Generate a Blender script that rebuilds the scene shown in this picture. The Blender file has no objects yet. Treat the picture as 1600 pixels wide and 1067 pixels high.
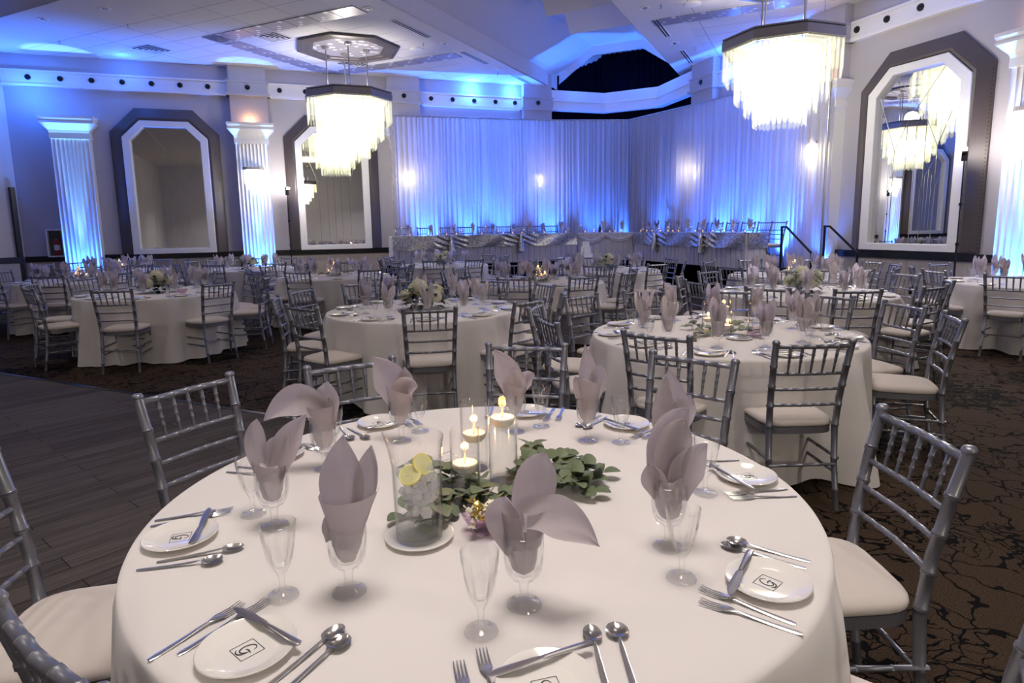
S_SCONCE, S_UP, S_UPD, S_SPILL, S_CH, S_FL, S_FL2, S_FLS, S_FILL, S_BEAM = 13, 1300, 850, 50, 130, 50, 40, 290, 56, 1300
import bpy, bmesh, math, random
from math import pi, sin, cos, radians, atan2, hypot, sqrt
from mathutils import Vector, Matrix
random.seed(7)
SC = bpy.context.scene
COL = SC.collection
V = Vector

# ------------------------------------------------------------------ helpers
def mesh(name, bm, mat, smooth=40):
    """finish a bmesh into mesh data; mat = material or list"""
    bmesh.ops.recalc_face_normals(bm, faces=bm.faces)
    me = bpy.data.meshes.new(name)
    bm.to_mesh(me); bm.free()
    for m in (mat if isinstance(mat, (list, tuple)) else [mat]):
        me.materials.append(m)
    if smooth:
        me.polygons.foreach_set('use_smooth', [True] * len(me.polygons))
        me.set_sharp_from_angle(angle=radians(smooth))
    me.update()
    return me

def link(name, data, parent=None):
    o = bpy.data.objects.new(name, data)
    COL.objects.link(o)
    if parent is not None:
        o.parent = parent
    return o

def tag(o, label, cat=None, group=None, kind=None):
    o['label'] = label
    if cat: o['category'] = cat
    if group: o['group'] = group
    if kind: o['kind'] = kind
    return o

def struct(name, bm, mat, smooth=0, parent=None, label=None):
    o = link(name, mesh(name, bm, mat, smooth), parent)
    o['kind'] = 'structure'
    if label: o['label'] = label
    return o

class Kit:
    """a thing: root mesh (or None) and a tree of parts (name, mesh, [sub-parts]) shared by all its copies"""
    def __init__(self, name, root=None, parts=()):
        self.name, self.root, self.parts = name, root, list(parts)
    def put(self, loc, rz=0.0, label='', cat='', group=None, scale=1.0, rot=None):
        o = link(self.name, self.root)
        o.location = loc
        o.rotation_euler = rot if rot else (0, 0, rz)
        if scale != 1.0: o.scale = (scale,) * 3 if not isinstance(scale, tuple) else scale
        tag(o, label, cat, group)
        for p in self.parts:
            c = link(p[0], p[1], o)
            if len(p) > 3 and p[3]: c['label'] = p[3]
            for s in (p[2] if len(p) > 2 and p[2] else ()):
                link(s[0], s[1], c)
        return o

def B(): return bmesh.new()

def box(bm, c, s, rz=0.0, rot=None, bev=0.0):
    M = Matrix.Translation(V(c)) @ (rot.to_4x4() if rot else Matrix.Rotation(rz, 4, 'Z')) @ Matrix.Diagonal((s[0], s[1], s[2], 1))
    r = bmesh.ops.create_cube(bm, size=1.0, matrix=M)
    if bev:
        es = list({e for v in r['verts'] for e in v.link_edges})
        bmesh.ops.bevel(bm, geom=es, offset=bev, segments=2, affect='EDGES', profile=.5)

def prism(bm, poly, z0, z1):
    """vertical prism over an xy polygon; z0/z1 numbers or per-vertex lists"""
    n = len(poly)
    f0 = z0 if isinstance(z0, (list, tuple)) else [z0] * n
    f1 = z1 if isinstance(z1, (list, tuple)) else [z1] * n
    a = [bm.verts.new((p[0], p[1], f0[i])) for i, p in enumerate(poly)]
    b = [bm.verts.new((p[0], p[1], f1[i])) for i, p in enumerate(poly)]
    bm.faces.new(a); bm.faces.new(b)
    for i in range(n):
        j = (i + 1) % n
        bm.faces.new((a[i], a[j], b[j], b[i]))

def quad(bm, *ps):
    return bm.faces.new([bm.verts.new(p) for p in ps])

def lathe(bm, prof, seg=24, c=(0, 0, 0), fn=None, M=None):
    """revolve (r, z) profile; fn(theta, i, r, z) -> (r, z) may modulate"""
    rings = []
    for i, (r, z) in enumerate(prof):
        if r < 1e-6:
            p = V((0, 0, z)); p = (M @ p if M else p) + V(c)
            rings.append([bm.verts.new(p)])
        else:
            ring = []
            for k in range(seg):
                t = 2 * pi * k / seg
                rr, zz = fn(t, i, r, z) if fn else (r, z)
                p = V((rr * cos(t), rr * sin(t), zz)); p = (M @ p if M else p) + V(c)
                ring.append(bm.verts.new(p))
            rings.append(ring)
    for a, b in zip(rings, rings[1:]):
        if len(a) == 1 and len(b) == 1: continue
        for k in range(seg):
            j = (k + 1) % seg
            if len(a) == 1: bm.faces.new((a[0], b[k], b[j]))
            elif len(b) == 1: bm.faces.new((a[k], a[j], b[0]))
            else: bm.faces.new((a[k], a[j], b[j], b[k]))
    return rings

def tube(bm, pts, rad, seg=8, cap=True, closed=False, flat=1.0):
    """sweep a circle along pts; rad number or per-point list"""
    pts = [V(p) for p in pts]; n = len(pts)
    rs = rad if isinstance(rad, (list, tuple)) else [rad] * n
    rings = []; up = None
    for i, p in enumerate(pts):
        if closed: d = pts[(i + 1) % n] - pts[i - 1]
        else: d = pts[min(i + 1, n - 1)] - pts[max(i - 1, 0)]
        if d.length < 1e-9: d = V((0, 0, 1))
        d.normalize()
        if up is None:
            up = V((0, 0, 1)) if abs(d.z) < .9 else V((1, 0, 0))
        x = up.cross(d)
        if x.length < 1e-6: x = V((0, 1, 0)).cross(d)
        x.normalize(); up = d.cross(x).normalized()
        rings.append([bm.verts.new(p + (x * cos(2 * pi * k / seg) + up * sin(2 * pi * k / seg) * flat) * rs[i]) for k in range(seg)])
    m = n if closed else n - 1
    for i in range(m):
        a, b = rings[i], rings[(i + 1) % n]
        for k in range(seg):
            j = (k + 1) % seg
            bm.faces.new((a[k], a[j], b[j], b[k]))
    if cap and not closed:
        bm.faces.new(rings[0]); bm.faces.new(rings[-1])

def ringed(bm, pts, r, rings, seg=10, rr=1.22, w=.007, taper=None):
    """a turned stick along a polyline with raised double rings at arc fractions"""
    pts = [V(p) for p in pts]
    L = [0.0]
    for a, b in zip(pts, pts[1:]): L.append(L[-1] + (b - a).length)
    tot = L[-1]
    def at(s):
        s = min(max(s, 0), tot)
        for i in range(len(pts) - 1):
            if s <= L[i + 1] + 1e-9:
                t = (s - L[i]) / max(L[i + 1] - L[i], 1e-9)
                return pts[i].lerp(pts[i + 1], t)
        return pts[-1]
    st = [(l, None) for l in L]
    for f in rings:
        s = f * tot
        for ds, k in ((-w, 1.0), (-w * .6, rr), (-w * .15, rr), (0, 1.02), (w * .15, rr), (w * .6, rr), (w, 1.0)):
            st.append((s + ds, k))
    st.sort(key=lambda q: q[0])
    P, R = [], []
    for s, k in st:
        if s < 0 or s > tot: continue
        if P and (at(s) - P[-1]).length < 1e-5: continue
        t = s / tot
        b = r * (taper(t) if taper else 1.0)
        P.append(at(s)); R.append(b * (k or 1.0))
    tube(bm, P, R, seg)

def sweep(bm, secs, n=8):
    """secs: (centre Vector, half width, half thickness) along y -> flattened bar (cutlery)"""
    rings = []
    for c, w, t in secs:
        c = V(c)
        rings.append([bm.verts.new(c + V((w * cos(2 * pi * k / n), 0, t * sin(2 * pi * k / n)))) for k in range(n)])
    for a, b in zip(rings, rings[1:]):
        for k in range(n):
            j = (k + 1) % n
            bm.faces.new((a[k], a[j], b[j], b[k]))
    bm.faces.new(rings[0]); bm.faces.new(rings[-1])

def sheet(bm, P, thick=0.0):
    """grid of points P[i][j] -> surface, optional thickness"""
    n, m = len(P), len(P[0])
    vs = [[bm.verts.new(p) for p in row] for row in P]
    fs = []
    for i in range(n - 1):
        for j in range(m - 1):
            fs.append(bm.faces.new((vs[i][j], vs[i + 1][j], vs[i + 1][j + 1], vs[i][j + 1])))
    if thick:
        bmesh.ops.solidify(bm, geom=fs, thickness=thick)
    return fs

# ------------------------------------------------------------------ materials
def mat(name):
    m = bpy.data.materials.new(name); m.use_nodes = True
    nt = m.node_tree; nt.nodes.clear()
    out = nt.nodes.new('ShaderNodeOutputMaterial')
    return m, nt, out
def N(nt, t, **kw):
    n = nt.nodes.new(t)
    for k, v in kw.items():
        if k in n.inputs: n.inputs[k].default_value = v
        else: setattr(n, k, v)
    return n
def rgb(h):
    """sRGB 0-255 triple -> linear rgba"""
    f = lambda c: ((c / 255 + .055) / 1.055) ** 2.4 if c > 10 else c / 255 / 12.92
    return (f(h[0]), f(h[1]), f(h[2]), 1)
def plain(name, col, rough=.5, metal=0.0, noise=0.0, nscale=30, bump=0.0, bscale=200, spec=.5, coat=0.0, sheen=0.0):
    m, nt, out = mat(name)
    p = N(nt, 'ShaderNodeBsdfPrincipled', Roughness=rough, Metallic=metal)
    p.inputs['Specular IOR Level'].default_value = spec
    if coat: p.inputs['Coat Weight'].default_value = coat
    if sheen: p.inputs['Sheen Weight'].default_value = sheen
    c = rgb(col)
    p.inputs['Base Color'].default_value = c
    tc = N(nt, 'ShaderNodeTexCoord')
    if noise:
        nz = N(nt, 'ShaderNodeTexNoise', Scale=nscale, Detail=4.0)
        nt.links.new(tc.outputs['Object'], nz.inputs['Vector'])
        mx = N(nt, 'ShaderNodeMix', data_type='RGBA')
        mx.inputs[6].default_value = tuple(x * (1 - noise) for x in c[:3]) + (1,)
        mx.inputs[7].default_value = tuple(min(1, x * (1 + noise)) for x in c[:3]) + (1,)
        nt.links.new(nz.outputs['Fac'], mx.inputs[0])
        nt.links.new(mx.outputs[2], p.inputs['Base Color'])
    if bump:
        nz = N(nt, 'ShaderNodeTexNoise', Scale=bscale, Detail=3.0)
        nt.links.new(tc.outputs['Object'], nz.inputs['Vector'])
        bp = N(nt, 'ShaderNodeBump', Strength=bump, Distance=.01)
        nt.links.new(nz.outputs['Fac'], bp.inputs['Height'])
        nt.links.new(bp.outputs[0], p.inputs['Normal'])
    nt.links.new(p.outputs[0], out.inputs[0])
    return m
def emit(name, col, s):
    m, nt, out = mat(name)
    e = N(nt, 'ShaderNodeEmission', Color=rgb(col), Strength=s)
    nt.links.new(e.outputs[0], out.inputs[0]); return m
def glassy(name, tint=(246, 250, 250), edge=(196, 204, 206), refr=.0, ior=1.45, rough=0.0, power=1.0):
    """thin pressed glass: clear face on, denser towards the edges, fresnel gloss, a little refraction"""
    m, nt, out = mat(name)
    L = nt.links.new
    lw = N(nt, 'ShaderNodeLayerWeight', Blend=.35)
    pw = N(nt, 'ShaderNodeMath', operation='POWER'); pw.inputs[1].default_value = 3.2
    L(lw.outputs['Facing'], pw.inputs[0])
    cm = N(nt, 'ShaderNodeMix', data_type='RGBA'); cm.inputs[6].default_value = rgb(tint); cm.inputs[7].default_value = rgb(edge)
    L(pw.outputs[0], cm.inputs[0])
    t = N(nt, 'ShaderNodeBsdfTransparent'); L(cm.outputs[2], t.inputs['Color'])
    last = t
    if refr:
        g = N(nt, 'ShaderNodeBsdfRefraction', Color=rgb(tint), IOR=ior, Roughness=rough)
        s = N(nt, 'ShaderNodeMixShader', Fac=refr)
        L(t.outputs[0], s.inputs[1]); L(g.outputs[0], s.inputs[2]); last = s
    gl = N(nt, 'ShaderNodeBsdfGlossy', Roughness=.04, Color=(1, 1, 1, 1))
    l2 = N(nt, 'ShaderNodeLayerWeight', Blend=.5)
    fr = N(nt, 'ShaderNodeMath', operation='POWER'); fr.inputs[1].default_value = 5.0
    L(l2.outputs['Facing'], fr.inputs[0])
    fm = N(nt, 'ShaderNodeMath', operation='MULTIPLY_ADD'); fm.inputs[1].default_value = .65 * power; fm.inputs[2].default_value = .035 * power
    L(fr.outputs[0], fm.inputs[0])
    s2 = N(nt, 'ShaderNodeMixShader')
    L(fm.outputs[0], s2.inputs[0]); L(last.outputs[0], s2.inputs[1]); L(gl.outputs[0], s2.inputs[2])
    L(s2.outputs[0], out.inputs[0]); return m
def cloth(name, col, trans=.25, bump=.15, bscale=600, rough=.9, crease=0.0):
    m, nt, out = mat(name)
    d = N(nt, 'ShaderNodeBsdfDiffuse', Color=rgb(col), Roughness=.6)
    t = N(nt, 'ShaderNodeBsdfTranslucent', Color=rgb(col))
    s = N(nt, 'ShaderNodeMixShader', Fac=trans)
    nt.links.new(d.outputs[0], s.inputs[1]); nt.links.new(t.outputs[0], s.inputs[2])
    tc = N(nt, 'ShaderNodeTexCoord')
    nz = N(nt, 'ShaderNodeTexNoise', Scale=bscale, Detail=2.0)
    nt.links.new(tc.outputs['Object'], nz.inputs['Vector'])
    bp = N(nt, 'ShaderNodeBump', Strength=bump, Distance=.002)
    nt.links.new(nz.outputs['Fac'], bp.inputs['Height'])
    last = bp
    if crease:
        n2 = N(nt, 'ShaderNodeTexNoise', Scale=5.0, Detail=3.0, Distortion=.6)
        nt.links.new(tc.outputs['Object'], n2.inputs['Vector'])
        b2 = N(nt, 'ShaderNodeBump', Strength=crease, Distance=.02)
        nt.links.new(n2.outputs['Fac'], b2.inputs['Height'])
        nt.links.new(bp.outputs[0], b2.inputs['Normal']); last = b2
    nt.links.new(last.outputs[0], d.inputs['Normal'])
    nt.links.new(s.outputs[0], out.inputs[0]); return m

M_wall = plain('wall_paint', (186, 182, 190), .75, noise=.03, nscale=3)
M_beige = plain('beige_paint', (205, 196, 186), .75, noise=.03, nscale=3)
M_white = plain('white_trim', (236, 234, 235), .5, noise=.01)
M_black = plain('black_trim', (14, 14, 18), .3)
M_blackmetal = plain('black_metal', (12, 12, 14), .35, metal=.2)
M_stone = plain('marble_dado', (182, 172, 164), .35, noise=.22, nscale=2.6)
M_brown = plain('brown_leatherette', (84, 75, 74), .38, bump=.25, bscale=120)
M_stud = plain('nailhead', (60, 54, 52), .3, metal=.8)
M_silver = plain('silver_lacquer', (138, 139, 148), .38, metal=.6, noise=.05, nscale=60)
M_chrome = plain('stainless_steel', (226, 224, 222), .2, metal=.9)
M_steel = plain('brushed_steel', (186, 182, 181), .3, metal=.9)
M_cushion = cloth('ivory_cushion_vinyl', (218, 209, 203), 0.0, .06, 80)
M_linen = cloth('white_table_linen', (238, 233, 231), .06, .12, 900, crease=.10)
M_napkin = cloth('silver_grey_napkin', (229, 222, 225), .25, .2, 900)
M_china = plain('white_china', (242, 238, 232), .12, coat=.5)
M_ink = plain('dark_ink', (60, 60, 66), .5)
M_glass = glassy('pressed_glass', tint=(255, 255, 255), edge=(100, 112, 114), power=1.5)
M_glass2 = glassy('vase_glass', tint=(255, 255, 255), edge=(128, 136, 142), power=1.3)
M_glassp = glassy('lilac_cut_glass', tint=(244, 234, 243), edge=(170, 148, 172))
M_water = glassy('water', tint=(254, 255, 254), edge=(226, 232, 232), power=.5)
def icy():
    m, nt, out = mat('crushed_ice')
    t = N(nt, 'ShaderNodeBsdfTransparent')
    d = N(nt, 'ShaderNodeBsdfTranslucent', Color=rgb((250, 251, 252))); d2 = N(nt, 'ShaderNodeBsdfDiffuse', Color=rgb((250, 251, 252)))
    g = N(nt, 'ShaderNodeBsdfGlossy', Roughness=.08)
    a = N(nt, 'ShaderNodeMixShader', Fac=.5); nt.links.new(d.outputs[0], a.inputs[1]); nt.links.new(d2.outputs[0], a.inputs[2])
    b = N(nt, 'ShaderNodeMixShader', Fac=.38); nt.links.new(t.outputs[0], b.inputs[1]); nt.links.new(a.outputs[0], b.inputs[2])
    c = N(nt, 'ShaderNodeMixShader', Fac=.10); nt.links.new(b.outputs[0], c.inputs[1]); nt.links.new(g.outputs[0], c.inputs[2])
    nt.links.new(c.outputs[0], out.inputs[0]); return m
M_ice = icy()
M_jug = glassy('clear_jug_glass', tint=(255, 255, 255), edge=(112, 120, 122))
M_wax = None
M_leaf = plain('eucalyptus_leaf', (106, 118, 88), .5, noise=.35, nscale=9)
M_leafd = plain('dark_leaf', (38, 58, 36), .45, noise=.4, nscale=20)
M_stem = plain('stem', (104, 92, 70), .6)
M_petal = cloth('hydrangea_petal', (240, 238, 216), .2, .1, 200)
M_rose = cloth('white_rose', (250, 246, 236), .25, .1, 200)
M_gold = plain('gold_foil', (214, 190, 108), .22, metal=.85, noise=.3, nscale=120)
M_candyw = plain('cream_paper', (244, 240, 214), .5)
M_lemon = cloth('lemon_flesh', (250, 246, 196), .4, .2, 200)
M_lemonrind = plain('lemon_rind', (244, 230, 130), .4)
M_skirt = cloth('grey_satin_skirt', (206, 202, 212), .05, .05, 200)
M_stageskirt = cloth('black_stage_skirt', (10, 10, 16), 0.0, .1, 200)
M_stagecurt = cloth('black_velour', (16, 17, 30), 0.0, .1, 200)
M_icing = plain('white_icing', (244, 240, 226), .45)
M_red = plain('red_enamel', (150, 16, 18), .3)
M_grey = plain('grey_metal_crown', (150, 145, 148), .5, metal=.1)
M_plastic = plain('ivory_plastic', (226, 214, 180), .4)
M_dark = plain('dark_void', (8, 8, 9), .6)
M_ceil = plain('white_gypsum', (226, 222, 224), .85)
M_bluebag = plain('blue_nylon', (52, 62, 104), .7)

def wax():
    m, nt, out = mat('warm_candle_wax')
    p = N(nt, 'ShaderNodeBsdfPrincipled', Roughness=.45)
    p.inputs['Base Color'].default_value = rgb((250, 242, 232))
    p.inputs['Subsurface Weight'].default_value = .6
    p.inputs['Subsurface Radius'].default_value = (.02, .012, .006)
    nt.links.new(p.outputs[0], out.inputs[0]); return m
M_wax = wax()
M_flame = emit('candle_flame', (255, 186, 96), 4.5)
M_bulb = emit('lamp_bulb', (255, 246, 226), 14)

def crystal():
    m, nt, out = mat('frosted_crystal')
    t = N(nt, 'ShaderNodeBsdfTransparent', Color=(1, 1, .98, 1))
    l = N(nt, 'ShaderNodeBsdfTranslucent', Color=rgb((250, 248, 212)))
    g = N(nt, 'ShaderNodeBsdfGlossy', Roughness=.15)
    e = N(nt, 'ShaderNodeEmission', Color=rgb((250, 250, 208)), Strength=.13)  # faint emission stands in for bulb light caught by the crystal
    a = N(nt, 'ShaderNodeMixShader', Fac=.075)
    nt.links.new(t.outputs[0], a.inputs[1]); nt.links.new(l.outputs[0], a.inputs[2])
    b = N(nt, 'ShaderNodeMixShader', Fac=.08)
    nt.links.new(a.outputs[0], b.inputs[1]); nt.links.new(g.outputs[0], b.inputs[2])
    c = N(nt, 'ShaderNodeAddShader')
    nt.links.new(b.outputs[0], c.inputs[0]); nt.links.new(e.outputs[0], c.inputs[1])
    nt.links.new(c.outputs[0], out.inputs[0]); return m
M_crystal = crystal()

def carpet():
    m, nt, out = mat('patterned_carpet')
    L = nt.links.new
    tc = N(nt, 'ShaderNodeTexCoord')
    nz = N(nt, 'ShaderNodeTexNoise', Scale=3.2, Detail=3.0)
    L(tc.outputs['Object'], nz.inputs['Vector'])
    sub = N(nt, 'ShaderNodeVectorMath', operation='SUBTRACT'); sub.inputs[1].default_value = (.5, .5, .5)
    L(nz.outputs['Color'], sub.inputs[0])
    sc = N(nt, 'ShaderNodeVectorMath', operation='SCALE'); sc.inputs['Scale'].default_value = .55
    L(sub.outputs[0], sc.inputs[0])
    ad = N(nt, 'ShaderNodeVectorMath', operation='ADD')
    L(tc.outputs['Object'], ad.inputs[0]); L(sc.outputs[0], ad.inputs[1])
    vo = N(nt, 'ShaderNodeTexVoronoi', feature='DISTANCE_TO_EDGE', Scale=4.0)
    L(ad.outputs[0], vo.inputs['Vector'])
    line = N(nt, 'ShaderNodeMath', operation='LESS_THAN'); line.inputs[1].default_value = .026
    L(vo.outputs[0], line.inputs[0])
    # damask medallions: concentric wobbling petals around scattered centres
    v2 = N(nt, 'ShaderNodeTexVoronoi', feature='F1', Scale=.62); v2.inputs['Randomness'].default_value = .55
    L(ad.outputs[0], v2.inputs['Vector'])
    inm = N(nt, 'ShaderNodeMath', operation='LESS_THAN'); inm.inputs[1].default_value = .40
    L(v2.outputs['Distance'], inm.inputs[0])
    w = N(nt, 'ShaderNodeTexNoise', Scale=7.0, Detail=2.0, Distortion=2.2)
    L(ad.outputs[0], w.inputs['Vector'])
    mul = N(nt, 'ShaderNodeMath', operation='MULTIPLY_ADD'); mul.inputs[1].default_value = 13.0
    L(w.outputs['Fac'], mul.inputs[0])
    m3 = N(nt, 'ShaderNodeMath', operation='MULTIPLY'); m3.inputs[1].default_value = 26.0
    L(v2.outputs['Distance'], m3.inputs[0]); L(m3.outputs[0], mul.inputs[2])
    sn = N(nt, 'ShaderNodeMath', operation='SINE'); L(mul.outputs[0], sn.inputs[0])
    th = N(nt, 'ShaderNodeMath', operation='GREATER_THAN'); th.inputs[1].default_value = .12
    L(sn.outputs[0], th.inputs[0])
    both = N(nt, 'ShaderNodeMath', operation='MULTIPLY'); L(th.outputs[0], both.inputs[0]); L(inm.outputs[0], both.inputs[1])
    mx = N(nt, 'ShaderNodeMath', operation='MAXIMUM'); L(both.outputs[0], mx.inputs[0]); L(line.outputs[0], mx.inputs[1])
    # finer scrollwork between the main vines
    v3 = N(nt, 'ShaderNodeTexVoronoi', feature='DISTANCE_TO_EDGE', Scale=8.5)
    L(ad.outputs[0], v3.inputs['Vector'])
    l3 = N(nt, 'ShaderNodeMath', operation='LESS_THAN'); l3.inputs[1].default_value = .03
    L(v3.outputs[0], l3.inputs[0])
    k3 = N(nt, 'ShaderNodeTexNoise', Scale=1.1, Detail=1.0); L(tc.outputs['Object'], k3.inputs['Vector'])
    g3 = N(nt, 'ShaderNodeMath', operation='GREATER_THAN'); g3.inputs[1].default_value = .52; L(k3.outputs['Fac'], g3.inputs[0])
    b3 = N(nt, 'ShaderNodeMath', operation='MULTIPLY'); L(l3.outputs[0], b3.inputs[0]); L(g3.outputs[0], b3.inputs[1])
    mx0 = mx
    mx = N(nt, 'ShaderNodeMath', operation='MAXIMUM'); L(mx0.outputs[0], mx.inputs[0]); L(b3.outputs[0], mx.inputs[1])
    fine = N(nt, 'ShaderNodeTexNoise', Scale=160.0, Detail=3.0)
    L(tc.outputs['Object'], fine.inputs['Vector'])
    base = N(nt, 'ShaderNodeValToRGB')
    base.color_ramp.elements[0].position = .3; base.color_ramp.elements[0].color = rgb((38, 30, 24))
    base.color_ramp.elements[1].position = .7; base.color_ramp.elements[1].color = rgb((84, 68, 54))
    L(fine.outputs['Fac'], base.inputs[0])
    col = N(nt, 'ShaderNodeMix', data_type='RGBA'); col.inputs[7].default_value = rgb((8, 7, 8))
    L(mx.outputs[0], col.inputs[0]); L(base.outputs[0], col.inputs[6])
    p = N(nt, 'ShaderNodeBsdfPrincipled', Roughness=.95); p.inputs['Specular IOR Level'].default_value = .1
    L(col.outputs[2], p.inputs['Base Color'])
    bp = N(nt, 'ShaderNodeBump', Strength=.4, Distance=.006); L(fine.outputs['Fac'], bp.inputs['Height']); L(bp.outputs[0], p.inputs['Normal'])
    L(p.outputs[0], out.inputs[0]); return m
M_carpet = carpet()

def planks():
    m, nt, out = mat('grey_wood_planks')
    L = nt.links.new
    tc = N(nt, 'ShaderNodeTexCoord')
    mp = N(nt, 'ShaderNodeMapping'); mp.inputs['Rotation'].default_value = (0, 0, radians(-31))
    L(tc.outputs['Object'], mp.inputs['Vector'])
    br = N(nt, 'ShaderNodeTexBrick', Scale=1.0); br.offset = .37
    br.inputs['Brick Width'].default_value = 1.22; br.inputs['Row Height'].default_value = .15
    br.inputs['Mortar Size'].default_value = .0022; br.inputs['Bias'].default_value = 0.0
    br.inputs['Color1'].default_value = (0, 0, 0, 1); br.inputs['Color2'].default_value = (1, 1, 1, 1); br.inputs['Mortar'].default_value = (.1, .1, .1, 1)
    L(mp.outputs[0], br.inputs['Vector'])
    m2 = N(nt, 'ShaderNodeMapping'); m2.inputs['Scale'].default_value = (1.1, 22, 1)
    L(mp.outputs[0], m2.inputs['Vector'])
    nz = N(nt, 'ShaderNodeTexNoise', Scale=1.6, Detail=6.0, Roughness=.65)
    L(m2.outputs[0], nz.inputs['Vector'])
    ad = N(nt, 'ShaderNodeMath', operation='MULTIPLY_ADD'); ad.inputs[1].default_value = .22
    L(br.outputs['Color'], ad.inputs[0]); L(nz.outputs['Fac'], ad.inputs[2])
    cr = N(nt, 'ShaderNodeValToRGB')
    cr.color_ramp.elements[0].position = .32; cr.color_ramp.elements[0].color = rgb((54, 48, 46))
    cr.color_ramp.elements[1].position = .85; cr.color_ramp.elements[1].color = rgb((104, 96, 92))
    L(ad.outputs[0], cr.inputs[0])
    p = N(nt, 'ShaderNodeBsdfPrincipled', Roughness=.7); p.inputs['Specular IOR Level'].default_value = .06
    dk = N(nt, 'ShaderNodeMix', data_type='RGBA'); dk.inputs[7].default_value = rgb((34, 30, 28))
    L(br.outputs['Fac'], dk.inputs[0]); L(cr.outputs[0], dk.inputs[6])
    L(dk.outputs[2], p.inputs['Base Color'])
    L(p.outputs[0], out.inputs[0]); return m
M_planks = planks()

def tiles():
    m, nt, out = mat('acoustic_ceiling_tile')
    L = nt.links.new
    tc = N(nt, 'ShaderNodeTexCoord')
    mp = N(nt, 'ShaderNodeMapping'); mp.inputs['Rotation'].default_value = (0, 0, radians(45))
    L(tc.outputs['Object'], mp.inputs['Vector'])
    br = N(nt, 'ShaderNodeTexBrick', Scale=1.0); br.offset = 0.0
    br.inputs['Brick Width'].default_value = 1.1; br.inputs['Row Height'].default_value = .55
    br.inputs['Mortar Size'].default_value = .012; br.inputs['Mortar Smooth'].default_value = .3
    br.inputs['Color1'].default_value = rgb((226, 222, 222)); br.inputs['Color2'].default_value = rgb((220, 216, 217)); br.inputs['Mortar'].default_value = rgb((182, 178, 184))
    L(mp.outputs[0], br.inputs['Vector'])
    nz = N(nt, 'ShaderNodeTexNoise', Scale=90.0, Detail=2.0)
    L(tc.outputs['Object'], nz.inputs['Vector'])
    p = N(nt, 'ShaderNodeBsdfPrincipled', Roughness=.9); p.inputs['Specular IOR Level'].default_value = .2
    L(br.outputs['Color'], p.inputs['Base Color'])
    bp = N(nt, 'ShaderNodeBump', Strength=.2, Distance=.004); L(nz.outputs['Fac'], bp.inputs['Height']); L(bp.outputs[0], p.inputs['Normal'])
    L(p.outputs[0], out.inputs[0]); return m
M_tile = tiles()

def perforated():
    m, nt, out = mat('perforated_panel')
    L = nt.links.new
    tc = N(nt, 'ShaderNodeTexCoord')
    vo = N(nt, 'ShaderNodeTexVoronoi', feature='F1', Scale=5.5)
    L(tc.outputs['Object'], vo.inputs['Vector'])
    lt = N(nt, 'ShaderNodeMath', operation='LESS_THAN'); lt.inputs[1].default_value = .36
    L(vo.outputs['Distance'], lt.inputs[0])
    p = N(nt, 'ShaderNodeBsdfPrincipled', Roughness=.35, Metallic=.35)
    mx = N(nt, 'ShaderNodeMix', data_type='RGBA'); mx.inputs[6].default_value = rgb((168, 164, 176)); mx.inputs[7].default_value = rgb((236, 234, 240))
    L(lt.outputs[0], mx.inputs[0]); L(mx.outputs[2], p.inputs['Base Color'])
    L(p.outputs[0], out.inputs[0]); return m
M_perf = perforated()

def sequin():
    m, nt, out = mat('silver_sequin')
    L = nt.links.new
    tc = N(nt, 'ShaderNodeTexCoord')
    vo = N(nt, 'ShaderNodeTexVoronoi', feature='F1', Scale=48.0)
    L(tc.outputs['Object'], vo.inputs['Vector'])
    cr = N(nt, 'ShaderNodeValToRGB')
    cr.color_ramp.elements[0].color = rgb((96, 92, 100)); cr.color_ramp.elements[1].color = rgb((236, 234, 236))
    L(vo.outputs['Color'], cr.inputs[0])
    p = N(nt, 'ShaderNodeBsdfPrincipled', Roughness=.3, Metallic=.7)
    L(cr.outputs[0], p.inputs['Base Color'])
    bp = N(nt, 'ShaderNodeBump', Strength=.9, Distance=.02); L(vo.outputs['Color'], bp.inputs['Height']); L(bp.outputs[0], p.inputs['Normal'])
    L(p.outputs[0], out.inputs[0]); return m
M_sequin = sequin()

def sheer():
    m, nt, out = mat('sheer_white_drape')
    L = nt.links.new
    d = N(nt, 'ShaderNodeBsdfDiffuse', Color=rgb((226, 222, 232)))
    t = N(nt, 'ShaderNodeBsdfTranslucent', Color=rgb((232, 230, 240)))
    s = N(nt, 'ShaderNodeMixShader', Fac=.55)
    L(d.outputs[0], s.inputs[1]); L(t.outputs[0], s.inputs[2])
    tr = N(nt, 'ShaderNodeBsdfTransparent')
    s2 = N(nt, 'ShaderNodeMixShader', Fac=.07)
    L(s.outputs[0], s2.inputs[1]); L(tr.outputs[0], s2.inputs[2])
    L(s2.outputs[0], out.inputs[0]); return m
M_sheer = sheer()

def mirror():
    m, nt, out = mat('mirror_glass')
    g = N(nt, 'ShaderNodeBsdfGlossy', Roughness=.0, Color=(.82, .83, .82, 1))
    nt.links.new(g.outputs[0], out.inputs[0]); return m
M_mirror = mirror()
M_bevel = plain('bevelled_mirror_edge', (236, 236, 232), .08, metal=1.0)

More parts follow.
